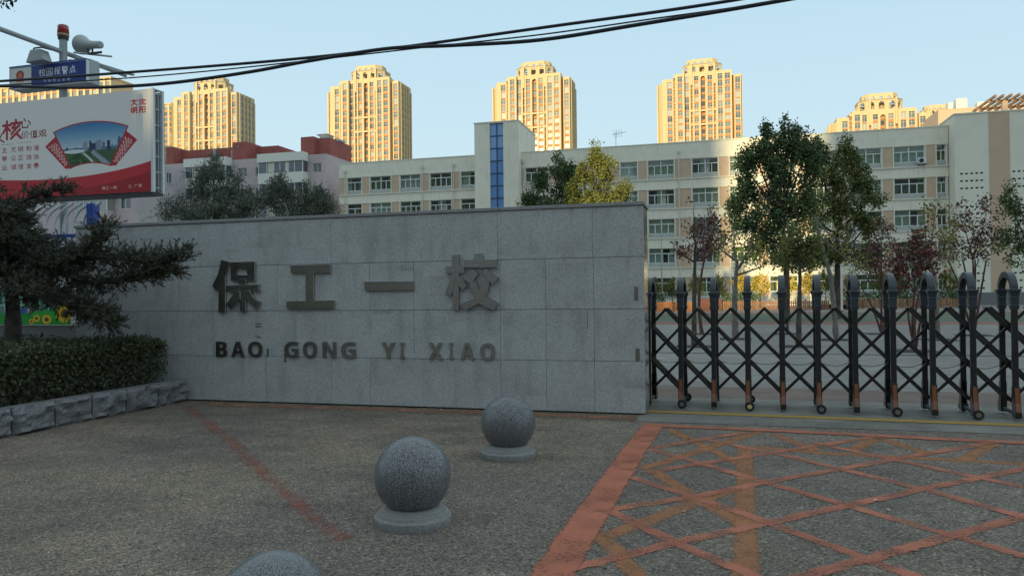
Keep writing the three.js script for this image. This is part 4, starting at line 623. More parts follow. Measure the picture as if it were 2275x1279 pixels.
// ---------------------------------------------------------------- along the far side of the field
function woodGeo(list, tones) { return merge(list.map((g) => { const q = g.index ? g.toNonIndexed() : g, c = new Float32Array(q.attributes.position.count * 3), t = pick(tones), k = rr(0.8, 1.2); for (let i = 0; i < c.length; i += 3) c.set([t[0] * k, t[1] * k, t[2] * k], i); q.setAttribute('color', new THREE.BufferAttribute(c, 3)); return q; })); }
const WOOD = [[0.30, 0.15, 0.075], [0.26, 0.13, 0.065], [0.33, 0.17, 0.09]];
function picket(label, x0, x1, z, h) {
  const t = thing('picket_fence', label, 'fence', [x0, 0, z]), sl = []; for (let x = 0; x < x1 - x0; x += 0.16) sl.push(B(x, x + 0.11, 0.06, h + rr(-0.02, 0.02), -0.012, 0.012));
  const o = part('slats', woodGeo(sl, WOOD), M.wood, t); o.userData.kind = 'stuff';
  part('rail', woodGeo([B(0, x1 - x0, 0.2, 0.28, -0.06, -0.014), B(0, x1 - x0, h - 0.25, h - 0.17, -0.06, -0.014)], WOOD), M.wood, t);
  for (let x = 0; x <= x1 - x0; x += 2.2) part('fence_post', woodGeo([B(x - 0.05, x + 0.05, 0, h + 0.12, -0.16, -0.062)], WOOD), M.wood, t);
}
picket('low wooden picket fence in the patch of evening sun', 0.6, 9.0, -66, 0.85);
picket('low wooden picket fence between the big tree and the vented block', 10.2, 21.5, -71, 0.85);
{
  const t = thing('timber_planter', 'long plank-clad planter box lit orange by the sun', 'planter', [-3.4, 0, -65]);
  for (let k = 0; k < 8; k++) part('plank', woodGeo([RB(-2.6 + k * 0.55, -2.07 + k * 0.55, 0, 0.82, 0, 0.05, 0.01, 1)], [[0.36, 0.15, 0.06], [0.33, 0.14, 0.06]]), M.wood, t);
  part('back', woodGeo([B(-2.6, 1.8, 0, 0.8, -0.9, -0.02)], WOOD), M.wood, t);
  const u = thing('brick_planter', 'low dark red-brown planter wall beside the picket fence', 'planter', [-0.2, 0, -65.5]); part('wall', B(-1.3, 0.7, 0, 0.95, -1, 0), mat([0.17, 0.07, 0.05], 0.9), u); part('coping', B(-1.35, 0.75, 0.95, 1.03, -1.05, 0.05), mat([0.15, 0.07, 0.055], 0.9), u);
  const b = thing('yard_bench', 'dark red bench box at the foot of the tall trees', 'bench', [9.7, 0, -68]); part('seat', RB(-1.2, 1.2, 0.42, 0.5, -0.25, 0.25, 0.02), mat([0.09, 0.035, 0.03], 0.7), b); part('side', [B(-1.1, -0.9, 0, 0.42, -0.22, 0.22), B(0.9, 1.1, 0, 0.42, -0.22, 0.22), B(-0.9, 0.9, 0.06, 0.4, -0.2, -0.15)], mat([0.07, 0.03, 0.025], 0.7), b);
  const p = thing('white_post', 'square white post standing at the edge of the field', 'post', [9.3, 0, -62.2]); part('shaft', RB(-0.17, 0.17, 0.1, 3.1, -0.17, 0.17, 0.02), M.white, p); part('foot', B(-0.22, 0.22, 0, 0.1, -0.22, 0.22), M.plinth, p);
  for (const [x, h, l] of [[-5.6, 9.5, 'tall thin grey pole before the school wall'], [-7.3, 7.5, 'shorter thin grey pole before the school wall']]) { const q = thing('flag_pole', l, 'pole', [x, 0, -82]); part('shaft', rod(V(0, 0.15, 0), V(0, h, 0), 0.07, 0.045), M.galv, q); part('foot', new THREE.CylinderGeometry(0.2, 0.24, 0.15, 12).translate(0, 0.075, 0), M.plinth, q); part('finial', new THREE.SphereGeometry(0.09, 10, 8).translate(0, h + 0.06, 0), M.galv, q); }
  // clipped dark hedges
  for (const [x0, x1, l] of [[-6.6, -4.9, 'small dark clipped hedge below a thin pole'], [0.6, 4.2, 'long dark clipped hedge behind the picket fence'], [10.5, 22, 'long low hedge before the school windows']]) {
    const h = thing('clipped_hedge', l, 'hedge', [(x0 + x1) / 2, 0, -76]), w = (x1 - x0) / 2, pts = [], st = []; const n = Math.round(w * 900);
    for (let i = 0; i < n; i++) pts.push([rr(-w, w), rr(0.15, 1.5) * (0.94 + 0.1 * rnd()), rr(-0.5, 0.5)]); for (let x = -w + 0.2; x < w; x += 0.4) st.push(rod(V(x, 0, 0), V(x + rr(-0.1, 0.1), 1.2, rr(-0.3, 0.3)), 0.03, 0.01, 5));
    part('stems', st, M.bark, h); part('leaves', leafCloud(pts, 0.16, mixer(GREEN), 0.7), M.leaf, h);
  }
}

// ---------------------------------------------------------------- planter kerb, hedge, spruce
{
  const t = thing('stone_kerb', 'planter kerb of split-faced granite blocks', 'kerb', [0, 0, 0]);
  const js = [-9.6, -9.02, -8.41, -7.84, -7.28, -6.70, -6.12, -5.53, -4.95, -4.36];
  for (let i = 0; i < js.length - 1; i++) {
    const g = new THREE.BoxGeometry(0.2, 0.32, js[i + 1] - js[i] - 0.022, 1, 8, 13), P = g.attributes.position, u0 = rnd() * 9;
    const L = (js[i + 1] - js[i] - 0.02) / 2;
    for (let k = 0; k < P.count; k++) if (P.getX(k) > 0.09) { const y = P.getY(k), z = P.getZ(k), e = Math.min(1, (0.16 - Math.abs(y)) / 0.04) * Math.min(1, (L - Math.abs(z)) / 0.03); const a = vn(z * 7 + y * 4 + u0 * 7, y * 10 - z * 3 + i * 3, 256), b = Math.abs(vn(z * 5 - y * 6 + u0 * 3, y * 8 + z * 3 + i, 256) - 0.5), c = NT[(Math.round(z * 300 + 999) * 31 + Math.round(y * 300 + 999) * 17 + i * 7) & 65535]; P.setX(k, 0.075 + Math.max(0, e) * (0.12 * a - 0.12 * b + 0.03 * c) ); }
    const q = g.toNonIndexed(); q.computeVertexNormals(); part('kerb_block', box_uv(q, 0.7).translate(-7.86, 0.16, (js[i] + js[i + 1]) / 2), M.splitStone, t);
  }
  const s = struct('planter_soil', sheet(-16, -7.9, -9.6, -4.2, 0.18, 60, 40, 3, (x, z) => { const k = 0.28 + 0.3 * (fbm(x * 2, z * 2) - 0.5); return [k, k * 0.9, k * 0.8]; }), M.asphalt);
  const h = thing('hedge', 'dense dark privet hedge filling the stone planter', 'hedge', [-9.4, 0.18, -7.1]), pts = [], st = [];
  for (let i = 0; i < 46000; i++) { // leaves crowd the outside of the hedge
    const z = rr(-2.45, 2.6), x = rnd() < 0.6 ? 1.32 - Math.pow(rnd(), 2) * 0.9 : rr(-2.5, 1.3), y = rr(0.02, 0.78) ; const top = 0.70 + 0.12 * fbm(z * 3 + 5, x * 3 + 9) * 2 - 0.06, bulge = 0.16 * (fbm(z * 2.2, y * 3 + 2) - 0.5);
    const yy = rnd() < 0.4 ? top - Math.pow(rnd(), 2) * 0.2 : y * top / 0.78; if (yy < 0.25 && rnd() < 0.55) continue; pts.push([Math.min(1.4, x + bulge + 0.05 * gauss()), yy + 0.02 * gauss(), z]); }
  for (let i = 0; i < 420; i++) { const x = rr(0.2, 1.15), z = rr(-2.4, 2.55); st.push(limb([V(x, 0, z), V(x + rr(-0.05, 0.12), 0.35, z + rr(-0.06, 0.06)), V(x + rr(-0.1, 0.2), rr(0.6, 0.86), z + rr(-0.12, 0.12))], 0.008, 0.003, 4)); }
  part('stems', st, M.bark, h); part('leaves', leafCloud(pts, 0.055, mixer([[0.026, 0.042, 0.016], [0.032, 0.046, 0.018], [0.040, 0.042, 0.018], [0.050, 0.046, 0.02]]), 0.5, -0.3), M.leaf, h);
}
{
  const t = thing('spruce_tree', 'dark old spruce with long boughs reaching across the sign wall', 'tree', [-10.25, 0.18, -8.75]), wood = [], tw = [];
  wood.push(limb([V(0.0, 0, 0), V(0.12, 0.9, 0), V(0.06, 1.8, 0), V(-0.15, 2.8, 0.05), V(-0.2, 3.1, 0.1)], 0.125, 0.06, 10));
  const twig = (p, d, l) => tw.push([p, d, l]);
  function bough(pts, spread, density, up = 0.15) { // a limb feathered with side shoots
    const c = new THREE.CatmullRomCurve3(pts.map((p) => V(...p))), L = c.getLength(); wood.push(limb(pts.map((p) => V(...p)), 0.035, 0.006, 5));
    const n = Math.round(L * density);
    for (let i = 0; i < n; i++) { const u = 0.12 + 0.88 * Math.sqrt(rnd()), p = c.getPointAt(Math.min(1, u)), tan = c.getTangentAt(Math.min(1, u)), side = V(gauss(), gauss() * 0.6 + up * 0.3, gauss()).normalize(), d = tan.clone().multiplyScalar(rr(0.4, 1.1)).add(side.multiplyScalar(0.9)).add(V(0, up * rr(-1, 1), 0)).normalize(), l = spread * rr(0.35, 1) * (1.15 - u * 0.6); const q = p.clone().addScaledVector(d, l), m = p.clone().addScaledVector(d, l * 0.5).add(V(0, -0.03 * l, 0));
      wood.push(limb([p, m, q], 0.006, 0.002, 4)); const k = Math.max(2, Math.round(l / 0.07)); for (let s = 1; s <= k; s++) { const a = p.clone().lerp(q, s / k); twig(a, d.clone().add(V(gauss() * 0.55, gauss() * 0.4 + 0.1, gauss() * 0.55)).normalize(), rr(0.07, 0.16)); } }
    twig(pts.length ? V(...pts[pts.length - 1]) : V(), c.getTangentAt(1), 0.16);
  }
  // boughs in metres from the trunk foot
  bough([[0.05, 1.9, 0], [0.9, 1.95, 0.15], [1.7, 1.95, 0.25], [2.5, 1.92, 0.3], [3.15, 1.88, 0.35], [3.4, 1.97, 0.35]], 0.34, 93, 0.35);
  bough([[0.05, 1.7, 0.05], [0.8, 1.8, 0.3], [1.5, 1.9, 0.4], [2.0, 2.08, 0.45], [2.25, 2.36, 0.45]], 0.32, 92, 0.25);
  bough([[0.05, 1.65, 0], [0.8, 1.6, 0.25], [1.5, 1.4, 0.4], [2.1, 1.2, 0.5], [2.45, 1.06, 0.55]], 0.34, 105, -0.1);
  bough([[0.0, 1.7, 0.0], [0.9, 1.75, 0.0], [1.8, 1.6, 0.1], [2.6, 1.7, 0.2], [3.2, 1.75, 0.25]], 0.32, 69, 0.1);
  bough([[0, 2.5, 0], [0.5, 2.78, 0.2], [1.0, 2.88, 0.3], [1.5, 2.93, 0.35]], 0.24, 60, 0.2);
  bough([[-0.1, 2.6, 0], [0.3, 2.6, 0.5], [0.7, 2.55, 0.8]], 0.5, 142, 0.1);
  bough([[0, 1.9, 0], [0.2, 2.0, 0.5], [0.5, 1.9, 0.9]], 0.5, 142, 0.0);
  bough([[0, 2.1, 0], [-0.4, 2.3, 0.5], [-0.8, 2.2, 0.9]], 0.5, 135, 0.0);
  bough([[-0.1, 2.5, 0], [-0.6, 2.7, 0.4], [-1.2, 2.7, 0.6]], 0.5, 120, 0.1);
  bough([[-0.15, 2.6, 0], [0.1, 2.9, 0.4], [0.3, 3.02, 0.6]], 0.36, 130, 0.2);
  bough([[0, 1.75, 0], [-0.5, 1.8, 0.3], [-1.1, 1.7, 0.5]], 0.45, 120, 0.0);
  bough([[0, 1.7, 0], [0.5, 1.75, 0.4], [1.0, 1.6, 0.7], [1.5, 1.45, 0.85]], 0.4, 120, 0.0);
  bough([[0, 2.3, 0.05], [0.45, 2.35, 0.45], [0.85, 2.25, 0.75]], 0.45, 135, 0.0);
  for (let i = 0; i < 15; i++) { const y = 1.7 + 1.05 * i / 20, az = rr(-2.6, 3.4), side = Math.cos(az) > 0.1 && y > 1.85, L = rr(0.9, 1.4) * (side ? 0.5 : 0.95); bough([[-0.05, y, 0], [L * 0.4 * Math.cos(az), y + 0.18, L * 0.4 * Math.sin(az)], [L * 0.75 * Math.cos(az), y + 0.16, L * 0.75 * Math.sin(az)], [L * Math.cos(az), y + rr(-0.1, 0.2), L * Math.sin(az)]], 0.46, 95, 0.12); }
  part('trunk', wood, M.bark, t);
  // needles: flat slivers around each shoot
  const per = 12, n = tw.length * per, P = new Float32Array(n * 9), N = new Float32Array(n * 9), C = new Float32Array(n * 9), a = V(), b = V(); let o = 0;
  for (const [p, d, l] of tw) { const base = pick([[0.046, 0.055, 0.034], [0.052, 0.058, 0.036], [0.044, 0.050, 0.032], [0.065, 0.054, 0.032]]);
    for (let k = 0; k < per; k++) { const s = k / per, ox = p.x + d.x * l * s, oy = p.y + d.y * l * s, oz = p.z + d.z * l * s; a.set(gauss(), gauss(), gauss()).addScaledVector(d, 0.7).normalize(); b.crossVectors(a, d).normalize(); const L = rr(0.035, 0.065), w = 0.0085, nn = V().crossVectors(a, b), q = rr(0.75, 1.3);
      const vs = [ox - b.x * w, oy - b.y * w, oz - b.z * w, ox + b.x * w, oy + b.y * w, oz + b.z * w, ox + a.x * L, oy + a.y * L, oz + a.z * L]; for (let i = 0; i < 9; i++) { P[o + i] = vs[i]; N[o + i] = -[nn.x, nn.y, nn.z][i % 3]; C[o + i] = base[i % 3] * q; } o += 9; } }
  const g = new THREE.BufferGeometry(); g.setAttribute('position', new THREE.BufferAttribute(P, 3)); g.setAttribute('normal', new THREE.BufferAttribute(N, 3)); g.setAttribute('color', new THREE.BufferAttribute(C, 3)); part('needles', g, M.leaf, t);
  console.log('spruce shoots', tw.length);
}
{ // broad-leaved street tree outside the frame whose twig hangs into the corner
  const t = thing('street_tree', 'street tree with a leafy twig hanging over the alarm pole arm', 'tree', [-12.6, 0, -8.6]); const pts = [];
  part('trunk', [limb([V(0, 0, 0), V(0.05, 2.5, 0), V(0.2, 5, 0.1), V(0.2, 8, 0)], 0.18, 0.08), limb([V(0.2, 4.6, 0.05), V(1.4, 5.6, 0.3), V(2.6, 5.95, 0.5), V(3.15, 5.75, 0.6)], 0.05, 0.008, 6), limb([V(0.2, 6, 0), V(-0.8, 7, 0.3), V(-1.4, 7.8, 0.3)], 0.05, 0.01, 5)], M.bark, t);
  for (let i = 0; i < 60; i++) pts.push([3.15 + gauss() * 0.10, 5.70 + gauss() * 0.11, 0.6 + gauss() * 0.15]); for (let i = 0; i < 1500; i++) pts.push([-0.8 + gauss() * 0.8, 7.4 + gauss() * 0.8, 0.2 + gauss() * 0.8]);
  part('crown', leafCloud(pts, 0.09, mixer([[0.012, 0.02, 0.014], [0.02, 0.028, 0.016]]), 0.5), M.leaf, t);
}

for (const [x, z, l] of [[-25.5, 13, 'added leafy tree for dark reflections, opposite the planter'], [-20.5, 12, 'added leafy tree for dark reflections, opposite the alarm pole'], [-16, 13.5, 'added leafy tree for dark reflections, opposite the middle of the sign wall']])
  tree({ name: 'added_roadside_tree', label: l, group: 'unseen trees added to darken reflections in the steel lettering', at: [x, z], trunk: [[0, 0], [0.05, 1.5], [0, 3]], r: 0.16, cols: GREEN, blobs: [[0, 3, 1.9, 1.4], [-1, 4.6, 1.6, 1.3], [1, 4.6, 1.6, 1.3], [0, 6, 1.6, 1.2], [0, 1.6, 1.5, 0.9]], clumps: 22, leaves: 30, spread: 0.5, size: 0.3 });  // unseen trees added so the left steel characters mirror something dark

// ---------------------------------------------------------------- blue and white fence with a printed hoarding
{
  const t = thing('blue_white_fence', 'blue-railed fence of white bars curving over at the top', 'fence', [-11.0, 0, -11.0]);
  part('plinth_wall', box_uv(B(-12, 1.4, 0, 1.08, -0.12, 0.12), 1.2), M.plinth, t);
  part('post', RB(0.03, 0.19, 0, 3.29, -0.09, 0.07, 0.02), M.blue, t); part('post', RB(-2.6, -2.44, 0, 3.29, -0.09, 0.07, 0.02), M.blue, t);
  for (const y of [2.45, 2.68]) { part('rail', B(-12, 0.03, y, y + 0.065, 0.03, 0.06), M.blue, t); part('rail', B(0.19, 1.4, y, y + 0.065, 0.03, 0.06), M.blue, t); }
  for (let i = 0; i < 34; i++) { const x = -6.0 + i * 0.21; if (x > 0.0) continue; part('bar', tube([V(x, 1.08, 0), V(x, 2.0, 0), V(x, 2.75, 0), V(x + 0.03, 2.98, 0.0), V(x + 0.12, 3.14, 0), V(x + 0.30, 3.25, 0), V(x + 0.42, 3.30, 0)], 0.026, 16, 7), M.whiteMetal, t); }
  const print = canvas(1024, 360, (g, w, h) => { // printed school-garden picture
    g.fillStyle = '#4f8a78'; g.fillRect(0, 0, w, h); g.fillStyle = '#6aa892'; g.fillRect(0, 40, w, 90);
    for (let i = 0; i < 12; i++) { g.fillStyle = i % 3 ? '#2e5f58' : '#1f4548'; g.fillRect(20 + i * 88, 60, 60, 100); g.fillStyle = '#a9d6c4'; g.fillRect(12 + i * 88, 30, 10, 210); g.fillRect(0, 165, w, 10); }
    for (let i = 0; i < 60; i++) { g.fillStyle = ['#8a5a78', '#5a4a60', '#b07a90', '#3a3a4c'][i % 4]; g.fillRect(rr(20, 760), rr(190, 225), 8, 26); }
    g.fillStyle = '#1b9a2f'; g.fillRect(0, 250, w, 110); g.fillStyle = '#28b03a'; g.beginPath(); g.ellipse(880, 260, 260, 40, 0, 0, 7); g.fill();
    g.fillStyle = '#2456b8'; g.beginPath(); g.ellipse(560, 225, 24, 34, 0, 0, 7); g.fill(); g.fillStyle = '#dfe3ea'; g.beginPath(); g.ellipse(625, 225, 20, 30, 0, 0, 7); g.fill(); g.fillStyle = '#3a2a24'; g.beginPath(); g.arc(556, 190, 13, 0, 7); g.fill(); g.beginPath(); g.arc(622, 192, 12, 0, 7); g.fill();
    for (const [x, y, r] of [[965, 255, 90], [790, 310, 48], [690, 300, 36], [640, 330, 26]]) { g.fillStyle = '#f0c51c'; for (let k = 0; k < 18; k++) { g.save(); g.translate(x, y); g.rotate(k * 0.349); g.beginPath(); g.ellipse(r * 0.68, 0, r * 0.34, r * 0.13, 0, 0, 7); g.fill(); g.restore(); } g.fillStyle = '#7a5216'; g.beginPath(); g.arc(x, y, r * 0.46, 0, 7); g.fill(); }
  });
  const hd = thing('printed_hoarding', 'printed picture panel with sunflowers and green lawn', 'sign', [-12.42, 1.09, -10.87]);
  part('panel', B(-1.2, 1.2, 0, 0.70, 0, 0.02), M.whiteMetal, hd); part('print', new THREE.PlaneGeometry(2.38, 0.68).translate(0, 0.35, 0.024), mat([1, 1, 1], 0.6, { map: print }), hd);
}

// ---------------------------------------------------------------- stroke lettering for the printed signs
const GLYPH = { 校: '5,28 42,28;24,8 24,95;24,32 6,62;25,38 40,55;70,6 72,18;46,24 96,24;62,32 50,48;80,32 94,48;84,50 72,72 48,94;56,50 72,74 96,94', 园: '10,10 10,94 90,94 90,10 10,10;32,30 68,30;26,48 74,48;44,48 40,66 26,80;58,48 58,76 76,76 76,66', 报: '6,28 40,28;24,6 24,90 14,84;6,62 42,50;52,10 52,95;52,10 88,10 88,34 74,34;54,46 88,46 74,72 52,94;60,52 74,74 96,94', 警: '8,12 46,12;18,4 18,20;36,4 36,20;20,24 10,36;16,28 46,28 44,48 38,48;18,36 32,36 32,46 18,46 18,36;62,4 52,24;56,16 94,16;86,16 76,34 54,50;62,22 74,38 96,50;14,58 86,58;26,66 74,66;26,74 74,74;28,82 72,82 72,98 28,98 28,82', 点: '50,5 50,38;50,20 84,20;22,38 78,38 78,66 22,66 22,38;14,76 8,94;34,76 38,92;58,76 64,92;80,74 92,92', 沈: '10,12 22,22;6,38 18,46;8,92 26,58;38,24 38,36;38,26 94,26 90,40;62,6 60,50 36,94;66,50 66,90 94,90 94,76', 阳: '12,8 12,96;12,10 36,10 26,36 38,56 24,66;52,12 92,12 92,92 52,92 52,12;52,50 92,50', 市: '50,4 54,16;8,22 92,22;20,40 20,82;20,40 80,40 80,76 70,76;50,22 50,98', 公: '38,8 10,48;60,8 92,48;46,46 24,86 76,80;64,64 84,94', 安: '50,4 50,14;10,16 10,32;10,18 90,18 86,32;8,50 94,50;44,28 28,66 80,94;70,50 56,78 16,94', 局: '16,10 84,10 84,32 16,32;16,10 16,60 6,94;28,46 86,46 84,90 72,90;34,58 64,58 64,80 34,80 34,58', 核: '5,28 42,28;24,8 24,95;24,32 6,62;25,38 40,55;68,4 70,16;44,20 96,20;68,22 50,42 74,42;80,34 46,72;88,52 44,94;70,70 92,94', 心: '12,46 6,74;28,34 28,82 70,86 74,66;42,14 54,34;78,34 92,60', 价: '28,6 6,48;18,36 18,96;64,6 40,46;66,8 96,44;52,50 48,78 34,94;78,48 78,96', 值: '28,6 6,48;18,36 18,96;40,16 94,16;66,4 62,30;46,30 86,30 86,82 46,82 46,30;46,48 86,48;46,64 86,64;36,94 96,94', 观: '8,20 42,20 30,56 6,92;12,36 42,88;52,10 52,62;52,10 88,10 88,62;70,26 66,64 44,94;74,62 74,90 96,90 96,76', 主: '46,4 56,16;14,26 86,26;50,26 50,90;20,56 80,56;6,92 94,92', 文: '46,4 54,16;6,24 94,24;70,26 50,66 8,94;28,28 50,64 94,94', 明: '10,16 40,16 40,78 10,78 10,16;10,46 40,46;56,10 56,60 46,94;56,10 90,10 90,92 78,92;56,34 90,34;56,58 90,58', 和: '42,6 10,18;4,36 50,36;28,14 28,96;28,38 6,72;30,40 50,60;60,26 92,26 92,84 60,84 60,26', 谐: '12,8 22,20;6,38 22,38 22,84 36,74;44,8 44,44 60,38;44,24 58,24;92,10 68,24;68,6 68,42 94,42;66,48 60,56;48,58 90,58 90,96 48,96 48,58;48,76 90,76', 等: '22,4 10,22;18,12 44,12;30,14 36,24;64,4 54,22;60,12 92,12;74,14 80,24;18,32 82,32;50,26 50,46;6,48 94,48;10,66 90,66;66,56 66,92 54,92;30,74 40,88', 正: '10,12 90,12;50,12 50,90;50,48 84,48;24,42 24,90;6,92 94,92', 法: '10,12 22,22;6,38 18,46;8,92 26,58;36,26 92,26;64,6 64,52;30,52 96,52;62,54 42,88 84,84;76,68 92,94', 治: '10,12 22,22;6,38 18,46;8,92 26,58;58,6 38,44 88,40;74,24 94,50;42,58 86,58 86,92 42,92 42,58', 业: '36,8 36,90;64,8 64,90;14,30 24,68;86,30 76,68;6,92 94,92', 诚: '12,8 22,20;6,38 22,38 22,84 34,74;42,24 96,24;44,24 44,62 34,94;44,46 60,46 58,78 52,76;70,6 76,64 94,94 96,80;92,42 64,94;82,8 90,16', 信: '28,6 6,48;18,36 18,96;64,4 68,14;38,22 96,22;46,38 88,38;46,54 88,54;46,68 88,68 88,96 46,96 46,68', 友: '8,26 92,26;44,6 36,52 8,94;40,50 80,50 60,80 26,96;38,56 60,82 94,96', 善: '32,4 38,14;68,4 60,14;16,18 84,18;22,30 78,30;50,18 50,54;8,42 92,42;30,46 34,54;70,46 66,54;6,58 94,58;24,68 76,68 76,96 24,96 24,68', 广: '50,4 54,16;14,22 92,22;14,22 14,60 4,94', 告: '30,6 18,28;22,24 84,24;50,6 50,48;6,48 94,48;24,62 76,62 76,96 24,96 24,62', 保: '28,6 6,48;18,36 18,96;44,10 86,10 86,36 44,36 44,10;36,52 96,52;66,38 66,96;62,56 36,84;70,56 96,84', 工: '14,14 86,14;50,14 50,90;6,90 94,90', 一: '6,50 94,50', 义: '46,6 56,20;78,22 52,66 8,94;20,26 50,64 94,94' };
function write(g, text, x, y, s, color, wgt = 0.1, gap = 1.12, wide = 1) {
  g.strokeStyle = color; g.lineWidth = s * wgt; g.lineCap = 'round'; g.lineJoin = 'round';
  [...text].forEach((ch, i) => { const d = GLYPH[ch]; if (!d) return; for (const st of d.split(';')) { g.beginPath(); st.split(' ').forEach((p, k) => { const [a, b] = p.split(',').map(Number), X = x + (i * s * gap + a / 100 * s) * wide, Y = y + b / 100 * s; k ? g.lineTo(X, Y) : g.moveTo(X, Y); }); g.stroke(); } });
}

// ---------------------------------------------------------------- billboard
{
  // 5.62 m of the panel in view (x -21.3 to -15.7), the rest runs on to the left
  const X0 = -26.2, X1 = -15.70, Y0 = 4.66, Y1 = 7.63, t = thing('billboard', 'double-sided white billboard with red swoosh and fan-shaped city picture', 'billboard', [X0, 0, -18]);
  const W = X1 - X0, H = Y1 - Y0, PX = 2048 / W;
  const face = canvas(2048, 580, (g, w, h) => {
    g.fillStyle = '#e6e1dc'; g.fillRect(0, 0, w, h);
    const ox = w - 1092; // left limit of the part the street sees, 1092 px = 5.6 m
    const S = (x) => ox + x / 1640 * 1092 * 1.0, T = (x, y) => (y - (238 - x * 0.0965)) / (1178 - 238 + 0) * h; // from the print's own layout
    // red swoosh
    g.fillStyle = '#c02a34'; g.beginPath(); g.moveTo(0, h * 0.76); g.lineTo(S(-300), h * 0.77); g.quadraticCurveTo(S(900), h * 0.90, S(1640), h * 0.70); g.lineTo(w, h * 0.70); g.lineTo(w, h); g.lineTo(0, h); g.fill();
    g.fillStyle = '#a01a26'; g.beginPath(); g.moveTo(S(100), h); g.quadraticCurveTo(S(1000), h * 0.97, S(1640), h * 0.80); g.lineTo(w, h * 0.79); g.lineTo(w, h); g.fill();
    // side strip
    // fan picture
    const cx = S(1000), cy = h * 1.15, a0 = -Math.PI / 2 - 0.42, a1 = -Math.PI / 2 + 0.42, R = h * 0.88, r = h * 0.47;
    const fan = (R1, r1, b0, b1) => { g.beginPath(); g.arc(cx, cy, R1, b0, b1); g.arc(cx, cy, r1, b1, b0, true); g.closePath(); };
    g.save(); g.translate(cx, 0); g.scale(1.27, 1); g.translate(-cx, 0); g.save(); // lattice wings
    for (const sgn of [-1, 1]) { g.fillStyle = '#b02030'; const pt = (rad, an) => [cx + sgn * rad * Math.sin(an), cy - rad * Math.cos(an)]; g.beginPath(); [pt(0.84 * h, 0.40), pt(0.80 * h, 0.59), pt(0.49 * h, 0.52), pt(0.46 * h, 0.40)].forEach(([x, y], i) => i ? g.lineTo(x, y) : g.moveTo(x, y)); g.closePath(); g.fill(); }
    g.strokeStyle = '#e9dcd6'; g.lineWidth = 3;
    for (const sgn of [-1, 1]) for (let k = 0; k < 13; k++) { const rad = h * 0.52 + k * h * 0.265 / 13, e = 0.075 + k * 0.005, b = sgn < 0 ? a0 - 0.012 - e : a1 + 0.012; g.beginPath(); g.arc(cx, cy, rad, b + (k % 2 ? 0.03 : 0), b + e - (k % 2 ? 0 : 0.03)); g.stroke(); for (let q = 0; q < 3; q++) { const bb = b + 0.015 + q * 0.04 + (k % 2) * 0.015; g.beginPath(); g.moveTo(cx + rad * Math.cos(bb), cy + rad * Math.sin(bb)); g.lineTo(cx + (rad + 11) * Math.cos(bb), cy + (rad + 11) * Math.sin(bb)); g.stroke(); } }
    g.restore(); g.save(); fan(R, r, a0, a1); g.clip();
    const yT = cy - R, yB = cy - r * 0.78, gy = (k) => yT + (yB - yT) * k;
    const sky = g.createLinearGradient(0, gy(0), 0, gy(0.55)); sky.addColorStop(0, '#2f74ad'); sky.addColorStop(1, '#c9d6d8'); g.fillStyle = sky; g.fillRect(0, yT, w, gy(0.56) - yT);
    g.fillStyle = '#56707e'; g.fillRect(0, gy(0.5), w, gy(0.1) - yT); g.fillStyle = '#3c5c3a'; g.fillRect(0, gy(0.55), w, yB - gy(0.5));
    for (let i = 0; i < 70; i++) { const x = cx + rr(-270, 270), hh = rr(5, 26) + (Math.abs(x - cx - 40) < 60 || Math.abs(x - cx + 40) < 30 ? 28 : 0) + (x > cx + 150 ? 40 : 0); g.fillStyle = pick(['#2c4468', '#3a5a86', '#56759a', '#8a96a4', '#25365a']); g.fillRect(x, gy(0.54) - hh, rr(8, 18), hh + 6); }
    for (let i = 0; i < 420; i++) { g.fillStyle = pick(['#2c4a2c', '#39602f', '#24402a', '#4a7040']); g.beginPath(); g.arc(cx + rr(-260, 30), gy(rr(0.6, 1.02)), rr(4, 12), 0, 7); g.fill(); }
    g.fillStyle = '#d6dde0'; g.beginPath(); g.ellipse(cx - 90, gy(0.56), 60, 12, 0, 0, 7); g.fill();
    g.strokeStyle = '#9aa2aa'; g.lineWidth = 26; g.beginPath(); g.moveTo(cx + 150, yB + 20); g.quadraticCurveTo(cx + 70, gy(0.75), cx + 10, gy(0.57)); g.stroke(); g.strokeStyle = '#c7ccd0'; g.lineWidth = 12; g.beginPath(); g.moveTo(cx + 60, yB + 20); g.quadraticCurveTo(cx + 30, gy(0.8), cx - 40, gy(0.6)); g.stroke(); g.strokeStyle = '#6d7a88'; g.lineWidth = 5; g.beginPath(); g.moveTo(cx + 175, yB); g.quadraticCurveTo(cx + 85, gy(0.74), cx + 20, gy(0.57)); g.stroke();
    g.restore(); g.strokeStyle = '#b02030'; g.lineWidth = 7; fan(R, r, a0, a1); g.stroke(); g.restore();
    // seal
    const sx = S(1425), sy = h * 0.085; write(g, '文沈', sx, sy, 38, '#c0342c', 0.17, 1.15, 1.27); write(g, '明阳', sx, sy + 44, 38, '#c0342c', 0.17, 1.15, 1.27);
    // heading
    write(g, '义', S(-85), h * 0.29, 70, '#9c2230', 0.13, 1.12, 1.27); write(g, '核', S(20), h * 0.175, 122, '#a82430', 0.13, 1.12, 1.27); write(g, '心', S(210), h * 0.16, 76, '#7c2028', 0.10, 1.12, 1.27); write(g, '价值观', S(238), h * 0.305, 46, '#7c2a2c', 0.11, 1.12, 1.27);
    g.fillStyle = '#8a5a58'; for (let i = 0; i < 5; i++) g.fillRect(S(20 + i * 28), h * 0.425, 8, 6); g.fillRect(S(190), h * 0.422, 110, 2);
    const rows = [['主', '文明', '和谐'], ['等', '公正', '法治'], ['业', '诚信', '友善']];
